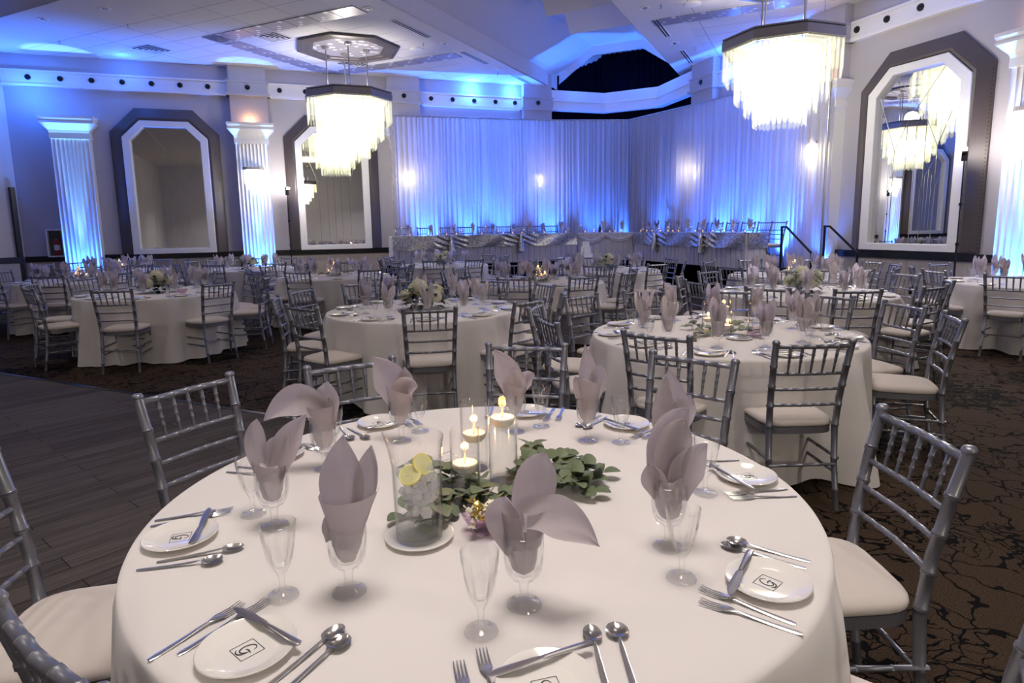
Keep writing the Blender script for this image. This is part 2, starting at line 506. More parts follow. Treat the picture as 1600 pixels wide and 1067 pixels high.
# ------------------------------------------------------------------ camera
PITCH, ROLL, YAW, FPX, CY, HC = .1507, -.0159, .3394, 978.16, 502.23, 1.5344
cam_d = bpy.data.cameras.new('camera'); cam = bpy.data.objects.new('camera', cam_d); COL.objects.link(cam)
fw = V((sin(YAW) * cos(PITCH), cos(YAW) * cos(PITCH), -sin(PITCH)))
r0 = V((cos(YAW), -sin(YAW), 0)); u0 = r0.cross(fw)
rr_ = r0 * cos(ROLL) + u0 * sin(ROLL); uu_ = u0 * cos(ROLL) - r0 * sin(ROLL)
cam.matrix_world = Matrix(((rr_.x, uu_.x, -fw.x, 0), (rr_.y, uu_.y, -fw.y, 0), (rr_.z, uu_.z, -fw.z, HC), (0, 0, 0, 1)))
cam_d.sensor_width = 36; cam_d.lens = 36 * FPX / 1600
cam_d.shift_y = (CY - 533.5) / 1600
cam_d.clip_start = .05; cam_d.clip_end = 200
SC.camera = cam
SC.view_settings.view_transform = 'Standard'; SC.view_settings.look = 'None'
SC.view_settings.gamma = 1.0; SC.view_settings.use_curve_mapping = False
SC.view_settings.exposure = .06
SC.cycles.use_denoising = True
SC.cycles.max_bounces = 12; SC.cycles.transparent_max_bounces = 24; SC.cycles.transmission_bounces = 10
SC.cycles.diffuse_bounces = 4; SC.cycles.glossy_bounces = 5
SC.cycles.sample_clamp_indirect = 6.0
SC.cycles.caustics_reflective = False; SC.cycles.caustics_refractive = False
# ------------------------------------------------------------------ the room
XR, YB, XL, YF = 9.94, 17.09, -7.6, -13.0
ZC = 5.42
bm = B(); quad(bm, (XL, YF, 0), (XR, YF, 0), (XR, YB, 0), (XL, YB, 0)); quad(bm, (7.0, YB, 0), (XR, 13.5, 0), (11.5, 13.5, 0), (11.5, 19, 0)); quad(bm, (7.0, YB, 0), (11.5, 19, 0), (7, 19, 0), (7, 18, 0))
struct('floor', bm, M_carpet)
bm = B(); prism(bm, [(XL + .02, 5.2 - XL - .02), (XL + .02, XL + 1.0), (2.1, 3.1)][::-1], .0, .006)
df = struct('dance_floor', bm, M_planks)
bm = B()
d = V((1, 1, 0)).normalized()
p0, p1 = V((XL, 5.2 - XL, .004)), V((2.1, 3.1, .004))
prism(bm, [(p0.x, p0.y), (p1.x, p1.y), (p1.x + .03, p1.y + .03), (p0.x + .03, p0.y + .03)], 0, .009)
struct('dance_floor_edging', bm, M_black)

def wallbox(name, poly, z0, z1, m):
    bm = B(); prism(bm, poly, z0, z1); return struct(name, bm, m)
wallbox('wall_back', [(-5.62, YB), (7.25, YB), (7.25, YB + .15), (-5.62, YB + .15)], 0, 5.7, M_wall)
wallbox('wall_right', [(XR, YF), (XR + .15, YF), (XR + .15, 13.85), (XR, 13.85)], 0, 5.7, M_wall)
wallbox('wall_corner', [(-5.62, YB), (-5.62, YB + .15), (-7.75, 15.2), (-7.6, 15.1)], 0, 6, M_beige)
wallbox('wall_left', [(XL, YF), (XL, 15.1), (XL - .15, 15.1), (XL - .15, YF)], 0, 6, M_wall)
wallbox('wall_front', [(XL, YF), (XR, YF), (XR, YF - .15), (XL, YF - .15)], 0, 6, M_wall)
# recess behind the stage corner
bm = B()
for a, b in (((7.25, YB), (7.25, 18.4)), ((7.25, 18.4), (9.3, 18.4)), ((9.3, 18.4), (11.3, 16.2)), ((11.3, 16.2), (11.3, 13.85)), ((11.3, 13.85), (XR, 13.85))):
    quad(bm, (a[0], a[1], 0), (b[0], b[1], 0), (b[0], b[1], 7.2), (a[0], a[1], 7.2))
struct('wall_stage_recess', bm, M_dark)
# ceilings
def flat(name, poly, z, m, th=.03):
    bm = B(); prism(bm, poly, z, z + th); return struct(name, bm, m)
flat('ceiling', [(.15, 11.25), (6.09, YB + .1), (-5.79, YB + .1)], ZC, M_tile)
flat('ceiling_tile_field', [(3.975, 7.425), (XR + .1, 13.49), (XR + .1, 1.36)], ZC, M_tile)
flat('trim_1', [(-.01, 9.74), (7.34, YB + .1), (6.09, YB + .1), (.15, 11.25)], ZC, M_ceil)
flat('trim_2', [(-.01, 9.74), (.15, 11.25), (-5.79, YB + .1), (-7.36, YB + .1)], ZC, M_ceil)
flat('trim_3', [(2.47, 7.27), (XR + .3, 15.04), (XR + .3, 13.69), (3.975, 7.425)], ZC, M_ceil)
flat('trim_4', [(2.47, 7.27), (3.975, 7.425), (XR, 1.46), (XR, -.21)], ZC, M_ceil)
# drop faces of the beams and the vaulted coffer that runs towards the stage corner
def de(dd, e):                    # coffer coordinates -> world (dd across, e along the diagonal)
    return ((e + dd - 7.27) / 2, (e - dd + 7.27) / 2)
bm = B()
prof = [(-2.48, ZC), (-2.48, 5.8), (-1.0, 6.5), (1.0, 6.5), (2.48, 5.8), (2.48, ZC)]
for (a, za), (b, zb) in zip(prof, prof[1:]):
    x0, y0 = de(a, 9.73); x1, y1 = de(b, 9.73); x2, y2 = de(b, 27.3); x3, y3 = de(a, 27.3)
    quad(bm, (x0, y0, za), (x1, y1, zb), (x2, y2, zb), (x3, y3, za))
struct('ceiling_coffer', bm, M_ceil)
bm = B()
for (a, b) in (((-.01, 9.74), (-7.36, YB)), ((2.47, 7.27), (XR, -.21))):
    quad(bm, (a[0], a[1], ZC), (b[0], b[1], ZC), (b[0], b[1], 5.8), (a[0], a[1], 5.8))
quad(bm, (*de(-2.48, 9.73), 5.8), (*de(2.48, 9.73), 5.8), (*de(1, 9.73), 6.5), (*de(-1, 9.73), 6.5))
prism(bm, [(XL, YF), (XR, YF), (XR, -.21), (2.47, 7.27), (-.01, 9.74), (-7.36, YB), (XL, YB)], 5.8, 5.85)
struct('ceiling_upper', bm, M_ceil)
# saw-tooth baffles across the coffer and a lit header before the stage curtain
for e0 in (18.7, 20.75):
    bm = B()
    lo, hi = -.35, 2.3
    sec = [(e0, 5.98), (e0 + .06, 5.98), (e0 + .1, 6.1), (e0 + .12, 6.5), (e0 - .75, 6.5)]
    A = [bm.verts.new((*de(lo, e), z)) for e, z in sec]; C = [bm.verts.new((*de(hi, e), z)) for e, z in sec]
    bm.faces.new(A); bm.faces.new(C)
    for i in range(5):
        j = (i + 1) % 5; bm.faces.new((A[i], A[j], C[j], C[i]))
    struct('trim_5', bm, M_ceil)
bm = B()
for (a, za), (b, zb) in zip(prof[1:4], prof[2:5]):
    if a == -1.0: 
        a2, b2 = a, b
    P = [(*de(a, 25.1), za), (*de(b, 25.1), zb), (*de(b, 25.1), zb - .22), (*de(a, 25.1), za - .22)]
    Q = [(*de(a, 25.2), za), (*de(b, 25.2), zb), (*de(b, 25.2), zb - .22), (*de(a, 25.2), za - .22)]
    quad(bm, *P); quad(bm, *Q); quad(bm, P[2], P[3], Q[3], Q[2])
struct('trim_6', bm, M_white)

# bulkhead over the stage: convex band with two lit mouldings
bpath = [(7.25, 16.88), (8.9, 16.87), (9.94, 15.70), (9.76, 13.84)]
def off(path, dist):
    res = []
    for i, p in enumerate(path):
        ns = []
        for a, b in ((i - 1, i), (i, i + 1)):
            if a < 0 or b >= len(path): continue
            dx, dy = path[b][0] - path[a][0], path[b][1] - path[a][1]; l = hypot(dx, dy)
            ns.append((dy / l, -dx / l))
        nx = sum(n[0] for n in ns) / len(ns); ny = sum(n[1] for n in ns) / len(ns); l = hypot(nx, ny)
        k = 1 / max(.5, (nx / l) * ns[0][0] + (ny / l) * ns[0][1])
        res.append((p[0] + nx / l * dist * k, p[1] + ny / l * dist * k))
    return res
def band(bm, path, outd, back, z0, z1):
    a, b = off(path, outd), off(path, back)
    for i in range(len(path) - 1):
        prism(bm, [a[i], a[i + 1], b[i + 1], b[i]], z0, z1)
bm = B(); band(bm, bpath, 0, -.2, 4.76, 5.3); band(bm, bpath, .07, 0, 4.74, 4.8); band(bm, bpath, .05, 0, 5.0, 5.035)
struct('trim_7', bm, M_white)
# ledge mouldings on the two walls
def ledge(name, x0, x1, side, base):
    bm = B()
    for z0, z1, o in ((4.73, 4.79, .12), (4.79, 5.04, .07), (5.04, 5.08, .10)):
        if side == 'back': box(bm, ((x0 + x1) / 2, YB - (base + o) / 2, (z0 + z1) / 2), (x1 - x0, base + o, z1 - z0))
        else: box(bm, (XR - (base + o) / 2, (x0 + x1) / 2, (z0 + z1) / 2), (base + o, x1 - x0, z1 - z0))
    struct(name, bm, M_white)
ledge('trim_8', -5.62, -1.1, 'back', 0); ledge('trim_9', -.24, 2.65, 'back', 0); ledge('trim_10', 3.51, 6.4, 'back', 0)
ledge('trim_11', 10.12, 13.0, 'right', 0); ledge('trim_12', 6.36, 9.26, 'right', 0); ledge('trim_13', 2.6, 5.5, 'right', 0)
# dado of pale marble, black rail, skirting
def dado(a, b, side, k):
    bm = B(); n = max(1, round((b - a) / 1.25)); w = (b - a) / n
    for i in range(n):
        for z0, z1 in ((.1, .5), (.505, .9)):
            c, s = (a + w * (i + .5)), w - .008
            if side == 'back': box(bm, (c, YB - .02, (z0 + z1) / 2), (s, .04, z1 - z0))
            else: box(bm, (XR - .02, c, (z0 + z1) / 2), (.04, s, z1 - z0))
    struct('dado_%s' % side, bm, M_stone)
    bm = B()
    if side == 'back': box(bm, ((a + b) / 2, YB - .03, .965), (b - a, .06, .13)); 
    else: box(bm, (XR - .03, (a + b) / 2, .94), (.06, b - a, .12))
    struct('chair_rail_%s' % side, bm, M_black)
    bm = B()
    if side == 'back': box(bm, ((a + b) / 2, YB - .025, .05), (b - a, .05, .1))
    else: box(bm, (XR - .025, (a + b) / 2, .05), (.05, b - a, .1))
    struct('baseboard_%s' % side, bm, M_beige)
for a, b in ((-5.6, -4.8), (-4.04, -1.05), (-.3, 2.7), (3.45, 6.45)): dado(a, b, 'back', 0)
for a, b in ((-1.5, 1.8), (2.57, 5.56), (6.32, 9.31), (10.07, 13.06)): dado(a, b, 'right', 0)
bm = B(); box(bm, (-5.67, 16.98, 1.28), (.09, .09, 2.56), rz=radians(45)); struct('trim_14', bm, M_black)
bm = B(); A, C = V((-5.70, 16.93, 0)), V((-7.55, 15.10, 0)); mid = (A + C) / 2
box(bm, (mid.x + .02, mid.y - .02, .965), ((A - C).length, .07, .13), rz=radians(45)); struct('chair_rail_corner', bm, M_black)
bm = B(); box(bm, (mid.x + .02, mid.y - .02, .45), ((A - C).length, .04, .88), rz=radians(45)); struct('dado_corner', bm, M_stone)

# fluted columns with flared capitals; block above
def column(x, y, side, block=True, shaft=True):
    M = Matrix.Translation((x, y, 0)) @ (Matrix() if side == 'back' else Matrix.Rotation(-pi / 2, 4, 'Z'))
    # local: wall at +y (y=0 plane), column grows to -y
    name = 'fluted_column'
    o = link(name, None); o.matrix_world = M; o['kind'] = 'structure'
    if shaft:
        bm = B(); hw, dp = .37, .25; pts = []
        nfl = 9; pitch = 2 * hw / nfl
        for k in range(nfl):
            x0 = -hw + k * pitch
            pts += [(x0 + .006, -dp)]
            for q in range(1, 5):
                t = pi * q / 5
                pts.append((x0 + pitch / 2 - (pitch / 2 - .008) * cos(t), -dp + .022 * sin(t)))
            pts.append((x0 + pitch - .006, -dp))
        pts += [(hw, -.001), (-hw, -.001)]
        prism(bm, pts, .0, 3.62)
        box(bm, (0, -.13, 3.68), (.78, .27, .13)); box(bm, (0, -.13, .07), (.80, .27, .14))
        p = link('shaft', mesh('shaft', bm, M_white, 0), o); p['kind'] = 'structure'
        bm = B()
        st = [(3.74, .38, .265), (3.80, .40, .285), (3.86, .455, .33), (3.93, .51, .385), (3.935, .52, .395), (3.97, .52, .395), (3.975, .50, .38), (4.04, .53, .41), (4.09, .53, .41)]
        prev = None
        for z, hw, dp in st:
            r = [bm.verts.new(q) for q in ((-hw, -.001, z), (-hw, -dp, z), (hw, -dp, z), (hw, -.001, z))]
            if prev:
                for i in range(4):
                    bm.faces.new((prev[i], prev[(i + 1) % 4], r[(i + 1) % 4], r[i]))
            else: bm.faces.new(r)
            prev = r
        bm.faces.new(prev)
        p = link('capital', mesh('capital', bm, M_white, 0), o); p['kind'] = 'structure'
    if block:
        bm = B(); box(bm, (0, -.1, 4.9), (.84, .2, 1.66))
        for z0, z1, q in ((4.73, 4.79, .07), (4.79, 5.04, .03), (5.04, 5.08, .05)):
            box(bm, (0, -.1 - q / 2, (z0 + z1) / 2), (.84 + 2 * q, .2 + q, z1 - z0))
        p = link('block', mesh('block', bm, M_white if False else M_wall, 0), o); p['kind'] = 'structure'
    return o
column(-4.42, YB, 'back', False)
for x in (-.67, 3.08): column(x, YB, 'back')
column(6.83, YB, 'back')
for y in (13.44, 9.69, 5.94): column(XR, y, 'right')

# round black ports along the ledges
bm = B(); lathe(bm, [(0, .03), (.045, .03), (.05, .028), (.058, .012), (.06, 0), (0, 0)], 18, M=Matrix.Rotation(pi / 2, 4, 'X'))
K_port = Kit('wall_port', mesh('wall_port', bm, M_blackmetal))
ports = [-5.12, -4.52, -3.92, -3.32, -2.73, -2.14, -1.55, .05, .655, 1.26, 1.86, 2.42, 3.83, 4.42, 5.02, 5.63, 6.2]
ords = ['first', 'second', 'third', 'fourth', 'fifth', 'sixth', 'seventh', 'eighth', 'ninth', 'tenth', 'eleventh', 'twelfth', 'thirteenth', 'fourteenth', 'fifteenth', 'sixteenth', 'seventeenth', 'eighteenth', 'nineteenth', 'twentieth']
allp = [(x, YB - .07) for x in ports] + [(-.67, YB - .23), (3.08, YB - .23), (6.83, YB - .23)]
allp.sort()
for i, (x, y) in enumerate(allp):
    K_port.put((x, y, 4.926), 0, 'round black spotlight port on the back wall ledge, %s from the left' % ords[i], 'spotlight port', 'ports along the back wall ledge')
for i, (x, y) in enumerate([(XR - .23, 13.44), (XR - .07, 9.11), (XR - .07, 8.51), (XR - .07, 7.90)]):
    K_port.put((x, y, 4.926), -pi / 2, ['round black spotlight port right of the stage bulkhead', 'round black port on the right wall, nearest the right chandelier', 'middle round black port above the right wall mirror', 'round black port above the right mirror, nearest the top edge'][i], 'spotlight port', 'ports along the right wall ledge')

# octagon topped wall mirrors
def outline(hw, z1, tw, z2, z0): return [(-hw, z0), (-hw, z1), (-tw, z2), (tw, z2), (hw, z1), (hw, z0)]
def frame_mesh(outer, inner, prof, bottom=False):
    """prof: list of (t from outer to inner, depth out of the wall)"""
    bm = B(); n = len(outer); rows = []
    for i in range(n):
        rows.append([bm.verts.new((outer[i][0] + (inner[i][0] - outer[i][0]) * t, -dp, outer[i][1] + (inner[i][1] - outer[i][1]) * t)) for t, dp in prof])
    rng = range(n) if bottom else range(n - 1)
    for i in rng:
        a, b = rows[i], rows[(i + 1) % n]
        for k in range(len(prof) - 1):
            bm.faces.new((a[k], b[k], b[k + 1], a[k + 1]))
    if not bottom:
        bm.faces.new(rows[0]); bm.faces.new(rows[-1])
    return bm
o1 = outline(1.15, 3.82, .61, 4.37, 1.03); o2 = outline(.90, 3.71, .51, 4.09, 1.03)
me_pad = mesh('padded_frame', frame_mesh(o1, o2, [(0, .0), (.0, .04), (.25, .075), (.8, .15), (.95, .15), (1.0, .13), (1.0, 0)]), M_brown, 25)
bm = B()
for s in (-1, 1):
    for k in range(46): lathe(bm, [(0, .012), (.011, .007), (.014, 0)], 6, c=(s * 1.125, -.045, 1.1 + k * .058), M=Matrix.Rotation(pi / 2, 4, 'X'))
me_stud = mesh('nailheads', bm, M_stud)
o3 = outline(.895, 3.705, .507, 4.085, 1.02); o4 = outline(.73, 3.63, .43, 3.95, 1.14)
me_wf = mesh('white_frame', frame_mesh(o3, o4, [(0, 0), (0, .15), (.06, .16), (.94, .16), (1.0, .15), (1, .05)], True), M_white, 0)
bm = B(); bm.faces.new([bm.verts.new((x, -.06, z)) for x, z in o4]); me_gl = mesh('mirror_glass', bm, M_mirror, 0)
bm = B()
def ln(a, b, w=.008): tube(bm, [(a[0], -.061, a[1]), (b[0], -.061, b[1])], w, 4, flat=.35)
for x, z in ((-.17, 3.15), (0, 3.42), (.17, 3.15)): ln((x, 1.14), (x, z))
for x in (-.38, .38): ln((x, 1.14), (x, 2.7))
ln((-.43, 3.95), (.17, 3.15)); ln((.43, 3.95), (-.17, 3.15)); ln((-.73, 3.63), (-.38, 2.7)); ln((.73, 3.63), (.38, 2.7)); ln((-.38, 2.7), (-.17, 3.15)); ln((.38, 2.7), (.17, 3.15))
me_bv = mesh('bevel_lines', bm, M_bevel)
K_mirror = Kit('wall_mirror', None, [('padded_frame', me_pad, [('nailhead_trim', me_stud)]), ('inner_frame', me_wf), ('mirror_glass', me_gl, [('bevel_lines', me_bv)])])
K_mirror.put((-2.54, YB, 0), 0, 'tall octagon-topped wall mirror with brown padded frame, left of the lit sconce column', 'mirror', 'tall framed mirrors')
K_mirror.put((1.21, YB, 0), 0, 'tall octagon-topped wall mirror behind the left chandelier', 'mirror', 'tall framed mirrors')
K_mirror.put((XR, 7.81, 0), -pi / 2, 'tall octagon-topped wall mirror on the right wall behind the handrails', 'mirror', 'tall framed mirrors')

# sconces: half octagon crown with two tiers of crystal rods
def crystal_bar(bm, x, y, z1, z0, w, t, rz):
    M = Matrix.Translation((x, y, 0)) @ Matrix.Rotation(rz, 4, 'Z')
    c = [(-w, -t), (w, -t), (w, t), (-w, t)]
    top = [bm.verts.new(M @ V((a, b, z1))) for a, b in c]; mid = [bm.verts.new(M @ V((a, b, z0 + w * 1.1))) for a, b in c]
    tip = [bm.verts.new(M @ V((0, b, z0))) for b in (-t, t)]
    bm.faces.new(top)
    for i in range(4): bm.faces.new((top[i], top[(i + 1) % 4], mid[(i + 1) % 4], mid[i]))
    bm.faces.new((mid[0], mid[1], tip[0])); bm.faces.new((mid[2], mid[3], tip[1]))
    bm.faces.new((mid[1], mid[2], tip[1], tip[0])); bm.faces.new((mid[3], mid[0], tip[0], tip[1]))
bm = B()
pr = [(-.24, 0), (-.24, -.07), (-.15, -.17), (.15, -.17), (.24, -.07), (.24, 0)]
prism(bm, pr, 2.99, 3.05); me_sc = mesh('sconce_crown', bm, M_grey, 0)
tiers = []
for r, z1, z0, n in ((1.0, 2.99, 2.66, 15), (.74, 2.98, 2.5, 11), (.48, 2.97, 2.36, 7)):
    bm = B()
    for k in range(n):
        t = -pi / 2 + (k / (n - 1) - .5) * pi * .96
        crystal_bar(bm, .225 * r * cos(t), .165 * r * sin(t) - .004, z1, z0 + random.uniform(-.01, .01), .021, .006, t + pi / 2)
    tiers.append(mesh('crystal_tier', bm, M_crystal, 0))
bm = B(); lathe(bm, [(0, 2.62), (.03, 2.64), (.04, 2.7), (.03, 2.8), (0, 2.82)], 12, c=(0, -.07, 0)); me_bu = mesh('bulb', bm, M_bulb)
K_sconce = Kit('wall_sconce', None, [('crown', me_sc)] + [('crystal_tier', t) for t in tiers] + [('bulb', me_bu)])
def lamp(name, typ, loc, energy, col, size=.1, rot=None, spot=None, blend=.5, parent=None):
    l = bpy.data.lights.new(name, typ); l.energy = energy; l.color = rgb(col)[:3]
    if typ == 'AREA': l.size = size
    elif hasattr(l, 'shadow_soft_size'): l.shadow_soft_size = size
    if spot: l.spot_size = radians(spot); l.spot_blend = blend
    o = bpy.data.objects.new(name, l); COL.objects.link(o); o.location = loc
    if rot is not None: o.rotation_euler = rot
    return o
WARM = (255, 247, 238)
BLUE = (52, 116, 255)
def aim(d): return V(d).to_track_quat('-Z', 'Y').to_euler()
sc_at = [(-.67, YB - .25, 0, 'crystal wall sconce on the white column between the left mirrors'), (XR - .25, 5.94, -pi / 2, 'crystal wall sconce on the column at the right edge'),
         (3.08, YB - .25, 0, 'glowing wall sconce behind the left end of the sheer drapes'), (6.83, YB - .25, 0, 'glowing wall sconce behind the drapes at the stage bend'),
         (XR - .25, 13.44, -pi / 2, 'glowing wall sconce behind the right run of drapes'), (XR - .25, 9.69, -pi / 2, 'glowing wall sconce behind the right end of the drapes')]
for x, y, r, lb in sc_at:
    K_sconce.put((x, y, 0), r, lb, 'sconce', 'crystal wall sconces')
    dx, dy = (0, -.1) if r == 0 else (-.1, 0)
    lamp('sconce_light', 'POINT', (x + dx, y + dy, 2.85), S_SCONCE, (255, 236, 205), .05)
    # candle glow on top of the capital
for x, y in ((-.67, YB - .22), (XR - .22, 5.94), (XR - .22, 9.69)):
    lamp('capital_light', 'POINT', (x + (0 if y > 16 else -.12), y - (.12 if y > 16 else 0), 4.15), 4, (255, 190, 120), .04)
# blue uplighters at the foot of the columns
def upl(x, y, nx, ny, e, tilt=-.01, size=64, z=.12):
    lamp('uplighter', 'SPOT', (x + nx * .13, y + ny * .13, z), e, BLUE, .05, aim((-nx * tilt, -ny * tilt, 1)), size, .8)
def beam(x, y, nx, ny):          # narrow beam of the same fixture, catching the capital
    lamp('uplighter_beam', 'SPOT', (x + nx * .14, y + ny * .14, .14), S_BEAM, (120, 190, 255), .03, aim((nx * .002, ny * .002, 1)), 15, .4)
beam(-4.42, YB - .25, 0, -1); beam(-.67, YB - .25, 0, -1); beam(XR - .25, 5.94, -1, 0)
for x in (-4.42, -.67): upl(x, YB - .25, 0, -1, S_UP)
for y in (5.94,): upl(XR - .25, y, -1, 0, S_UP)
for x, y, e in ((3.5, 16.7, 1), (4.6, 16.7, 1.1), (5.5, 16.7, 1.1), (6.9, 16.5, 1.0), (8.1, 16.2, .6), (8.95, 15.75, .5)):
    lamp('uplighter', 'SPOT', (x, y, .72), S_UPD * e, BLUE, .05, aim((0, -.12, 1)), 70, .9)
for x, y, e in ((9.6, 14.3, .6), (9.72, 13.2, 1), (9.74, 12.2, 1), (9.76, 11.2, 1), (9.66, 10.3, 1.2), (9.72, 9.35, .7)):
    lamp('uplighter', 'SPOT', (x, y, .72), S_UPD * e, BLUE, .05, aim((-.12, 0, 1)), 70, .9)
# hidden points added for the blue uplighter spill over the ledge coves
for x, y, z, e in ((-5.1, 16.5, 4.55, 1.1), (4.95, 16.85, 5.2, .9), (6.1, 16.9, 5.2, .6), (8.0, 16.5, 5.40, .15), (9.3, 15.7, 5.40, .15), (9.2, 16.6, 5.5, .08), (9.5, 14.9, 5.38, .12), (9.72, 12.2, 5.15, .8), (9.75, 10.9, 5.2, .5), (-3.2, 16.6, 5.2, .25)):
    lamp('added_cove_spill', 'POINT', (x, y, z), S_SPILL * e, BLUE, .08)
# ------------------------------------------------------------------ ceiling fittings
bm = B(); lathe(bm, [(0, -.004), (.055, -.004), (.06, -.012), (.095, -.012), (.1, 0), (0, 0)], 20)
me_trim = mesh('trim_ring', bm, M_white)
bm = B(); lathe(bm, [(0, -.02), (.035, -.02), (.05, -.005), (0, -.004)], 14); me_bul = mesh('bulb', bm, M_chrome)
K_down = Kit('recessed_downlight', None, [('trim_ring', me_trim), ('bulb', me_bul)])
for i, (x, y, lb) in enumerate([(1.62, 12.04, 'recessed downlight on the left beam, nearest the camera'), (3.42, 13.77, 'second recessed downlight along the left beam'), (5.22, 15.48, 'third recessed downlight along the left beam'),
                               (6.85, 16.95, 'recessed downlight where the left beam meets the bulkhead'), (6.38, 10.56, 'recessed downlight on the right beam, nearest the top edge'), (8.2, 12.32, 'middle recessed downlight on the right beam'), (9.75, 13.85, 'recessed downlight where the right beam meets the bulkhead'),
                               (-2.75, 13.35, 'recessed downlight on the gypsum band at upper left'), (-3.95, 14.3, 'recessed downlight on the gypsum band at the left edge')]):
    K_down.put((x, y, ZC), 0, lb, 'downlight', 'recessed downlights')
bm = B(); box(bm, (0, 0, -.006), (1.25, .13, .012)); me_df = mesh('frame', bm, M_white, 0)
bm = B()
for s in (-.03, .03): box(bm, (0, s, -.0135), (1.2, .03, .003))
me_ds = mesh('slot', bm, M_dark, 0)
K_diff = Kit('linear_air_diffuser', None, [('frame', me_df), ('slot', me_ds)])
for x, y, lb in [(2.58, 12.97, 'long slot air diffuser on the left beam, nearest the camera'), (4.36, 14.67, 'middle slot air diffuser along the left beam'), (6.15, 16.39, 'slot air diffuser on the left beam, nearest the stage'),
              (7.34, 11.5, 'slot air diffuser on the right beam, nearest the top edge'), (9.12, 13.2, 'slot air diffuser on the right beam, nearest the stage')]:
    K_diff.put((x, y, ZC), radians(45), lb, 'air diffuser', 'slot air diffusers')
bm = B(); lathe(bm, [(0, -.01), (.022, -.01), (.024, 0), (0, 0)], 10); tube(bm, [(0, 0, -.01), (0, 0, -.05)], .007, 6); lathe(bm, [(0, -.05), (.025, -.052), (.025, -.056), (0, -.058)], 10)
K_spr = Kit('fire_sprinkler', mesh('fire_sprinkler', bm, M_steel))
for x, y, lb in [(-4.14, 15.84, 'small fire sprinkler in the blue lit ceiling corner'), (-2.58, 14.22, 'small fire sprinkler on the tile ceiling left of the patterned panels'), (3.0, 13.9, 'small fire sprinkler right of the ceiling medallion'),
              (5.35, 15.95, 'small fire sprinkler near the left beam end'), (6.59, 10.36, 'small fire sprinkler on the right beam near the top edge'), (8.85, 12.49, 'small fire sprinkler on the right beam near the diffuser')]:
    K_spr.put((x, y, ZC), 0, lb, 'fire sprinkler', 'ceiling fire sprinklers')
bm = B()
for k in range(4):
    a, b = .3 - k * .078, .3 - k * .078 - .034
    z = -.006 - k * .003
    for q in range(4):
        c, s = cos(q * pi / 2), sin(q * pi / 2)
        R = lambda x, y: (x * c - y * s, x * s + y * c)
        quad(bm, (*R(-a, -a), z - .004), (*R(a, -a), z - .004), (*R(b, -b), z), (*R(-b, -b), z))
me_v = mesh('louvres', bm, M_white, 0)
bm = B(); box(bm, (0, 0, -.001), (.56, .56, .002)); me_vb = mesh('duct_opening', bm, M_dark, 0)
K_vent = Kit('ceiling_vent', None, [('louvres', me_v), ('duct_opening', me_vb)])
for x, y, lb in [(-2.5, 15.95, 'square ceiling air vent at left, above the first mirror'), (-.03, 14.27, 'square ceiling air vent left of the dark octagonal medallion'), (1.75, 16.05, 'square ceiling air vent behind the chandelier rods')]:
    K_vent.put((x, y, ZC), radians(45), lb, 'air vent', 'square ceiling vents')
bm = B(); lathe(bm, [(0, -.02), (.12, -.02), (.15, -.012), (.16, 0), (0, 0)], 24)
K_spk = Kit('ceiling_speaker', mesh('ceiling_speaker', bm, M_white))
K_spk.put((2.95, 14.35, ZC), 0, 'round white ceiling speaker right of the dark medallion', 'speaker')
K_spk.put((7.1, 10.15, ZC), 0, 'round white ceiling speaker near the right beam at the top edge', 'speaker')
# patterned metal panels: square ring turned 45 degrees around each chandelier
bm = B(); box(bm, (0, 0, -.008), (.53, .42, .012)); K_panel = Kit('patterned_ceiling_panel', mesh('patterned_ceiling_panel', bm, M_perf, 0))
def ring(cx, cy, what, sides):
    for q in sides:
        a = radians(45 + 90 * q)
        for k in range(7):
            t = (k - 3) * .55
            x, y = cx + cos(a) * 1.72 - sin(a) * t, cy + sin(a) * 1.72 + cos(a) * t
            nm = {0: 'far right', 1: 'far left', 2: 'near left', 3: 'near right'}[q]
            K_panel.put((x, y, ZC), a + pi / 2, 'patterned metal ceiling panel, %s in the %s row around the %s' % (ords[k], nm, what), 'ceiling panel', 'patterned panels around the %s' % what)
ring(1.35, 14.68, 'left chandelier', (0, 1, 2))
for k in range(5):
    t = (k - .9) * .55
    K_panel.put((7.55 + t * .7071, 10.75 - t * .7071, ZC), radians(-45), 'blue-lit patterned ceiling panel, %s in the row left of the right chandelier rods' % ords[k], 'ceiling panel', 'patterned panels by the right chandelier')
# medallion
def octo(r, ph=pi / 8): return [(r * cos(ph + k * pi / 4), r * sin(ph + k * pi / 4)) for k in range(8)]
bm = B(); rows = []
for r, z in ((1.13, 0), (1.13, -.05), (1.02, -.065), (1.0, -.045), (.86, -.05), (.84, -.02), (.78, -.015), (.78, 0)):
    rows.append([bm.verts.new((x, y, z)) for x, y in octo(r)])
for a, b in zip(rows, rows[1:]):
    for k in range(8): bm.faces.new((a[k], a[(k + 1) % 8], b[(k + 1) % 8], b[k]))
me_mf = mesh('octagonal_frame', bm, plain('pewter_frame', (92, 86, 90), .4, metal=.3), 0)
bm = B(); prism(bm, octo(.79), -.012, -.002); me_mp = mesh('patterned_centre', bm, M_perf, 0)
K_med = Kit('ceiling_medallion', None, [('octagonal_frame', me_mf), ('patterned_centre', me_mp)])
K_med.put((1.5, 14.66, ZC), 0, 'dark octagonal ceiling medallion above the left chandelier', 'ceiling medallion')
K_med.put((7.72, 8.57, ZC), 0, 'dark octagonal ceiling medallion above the right chandelier', 'ceiling medallion')
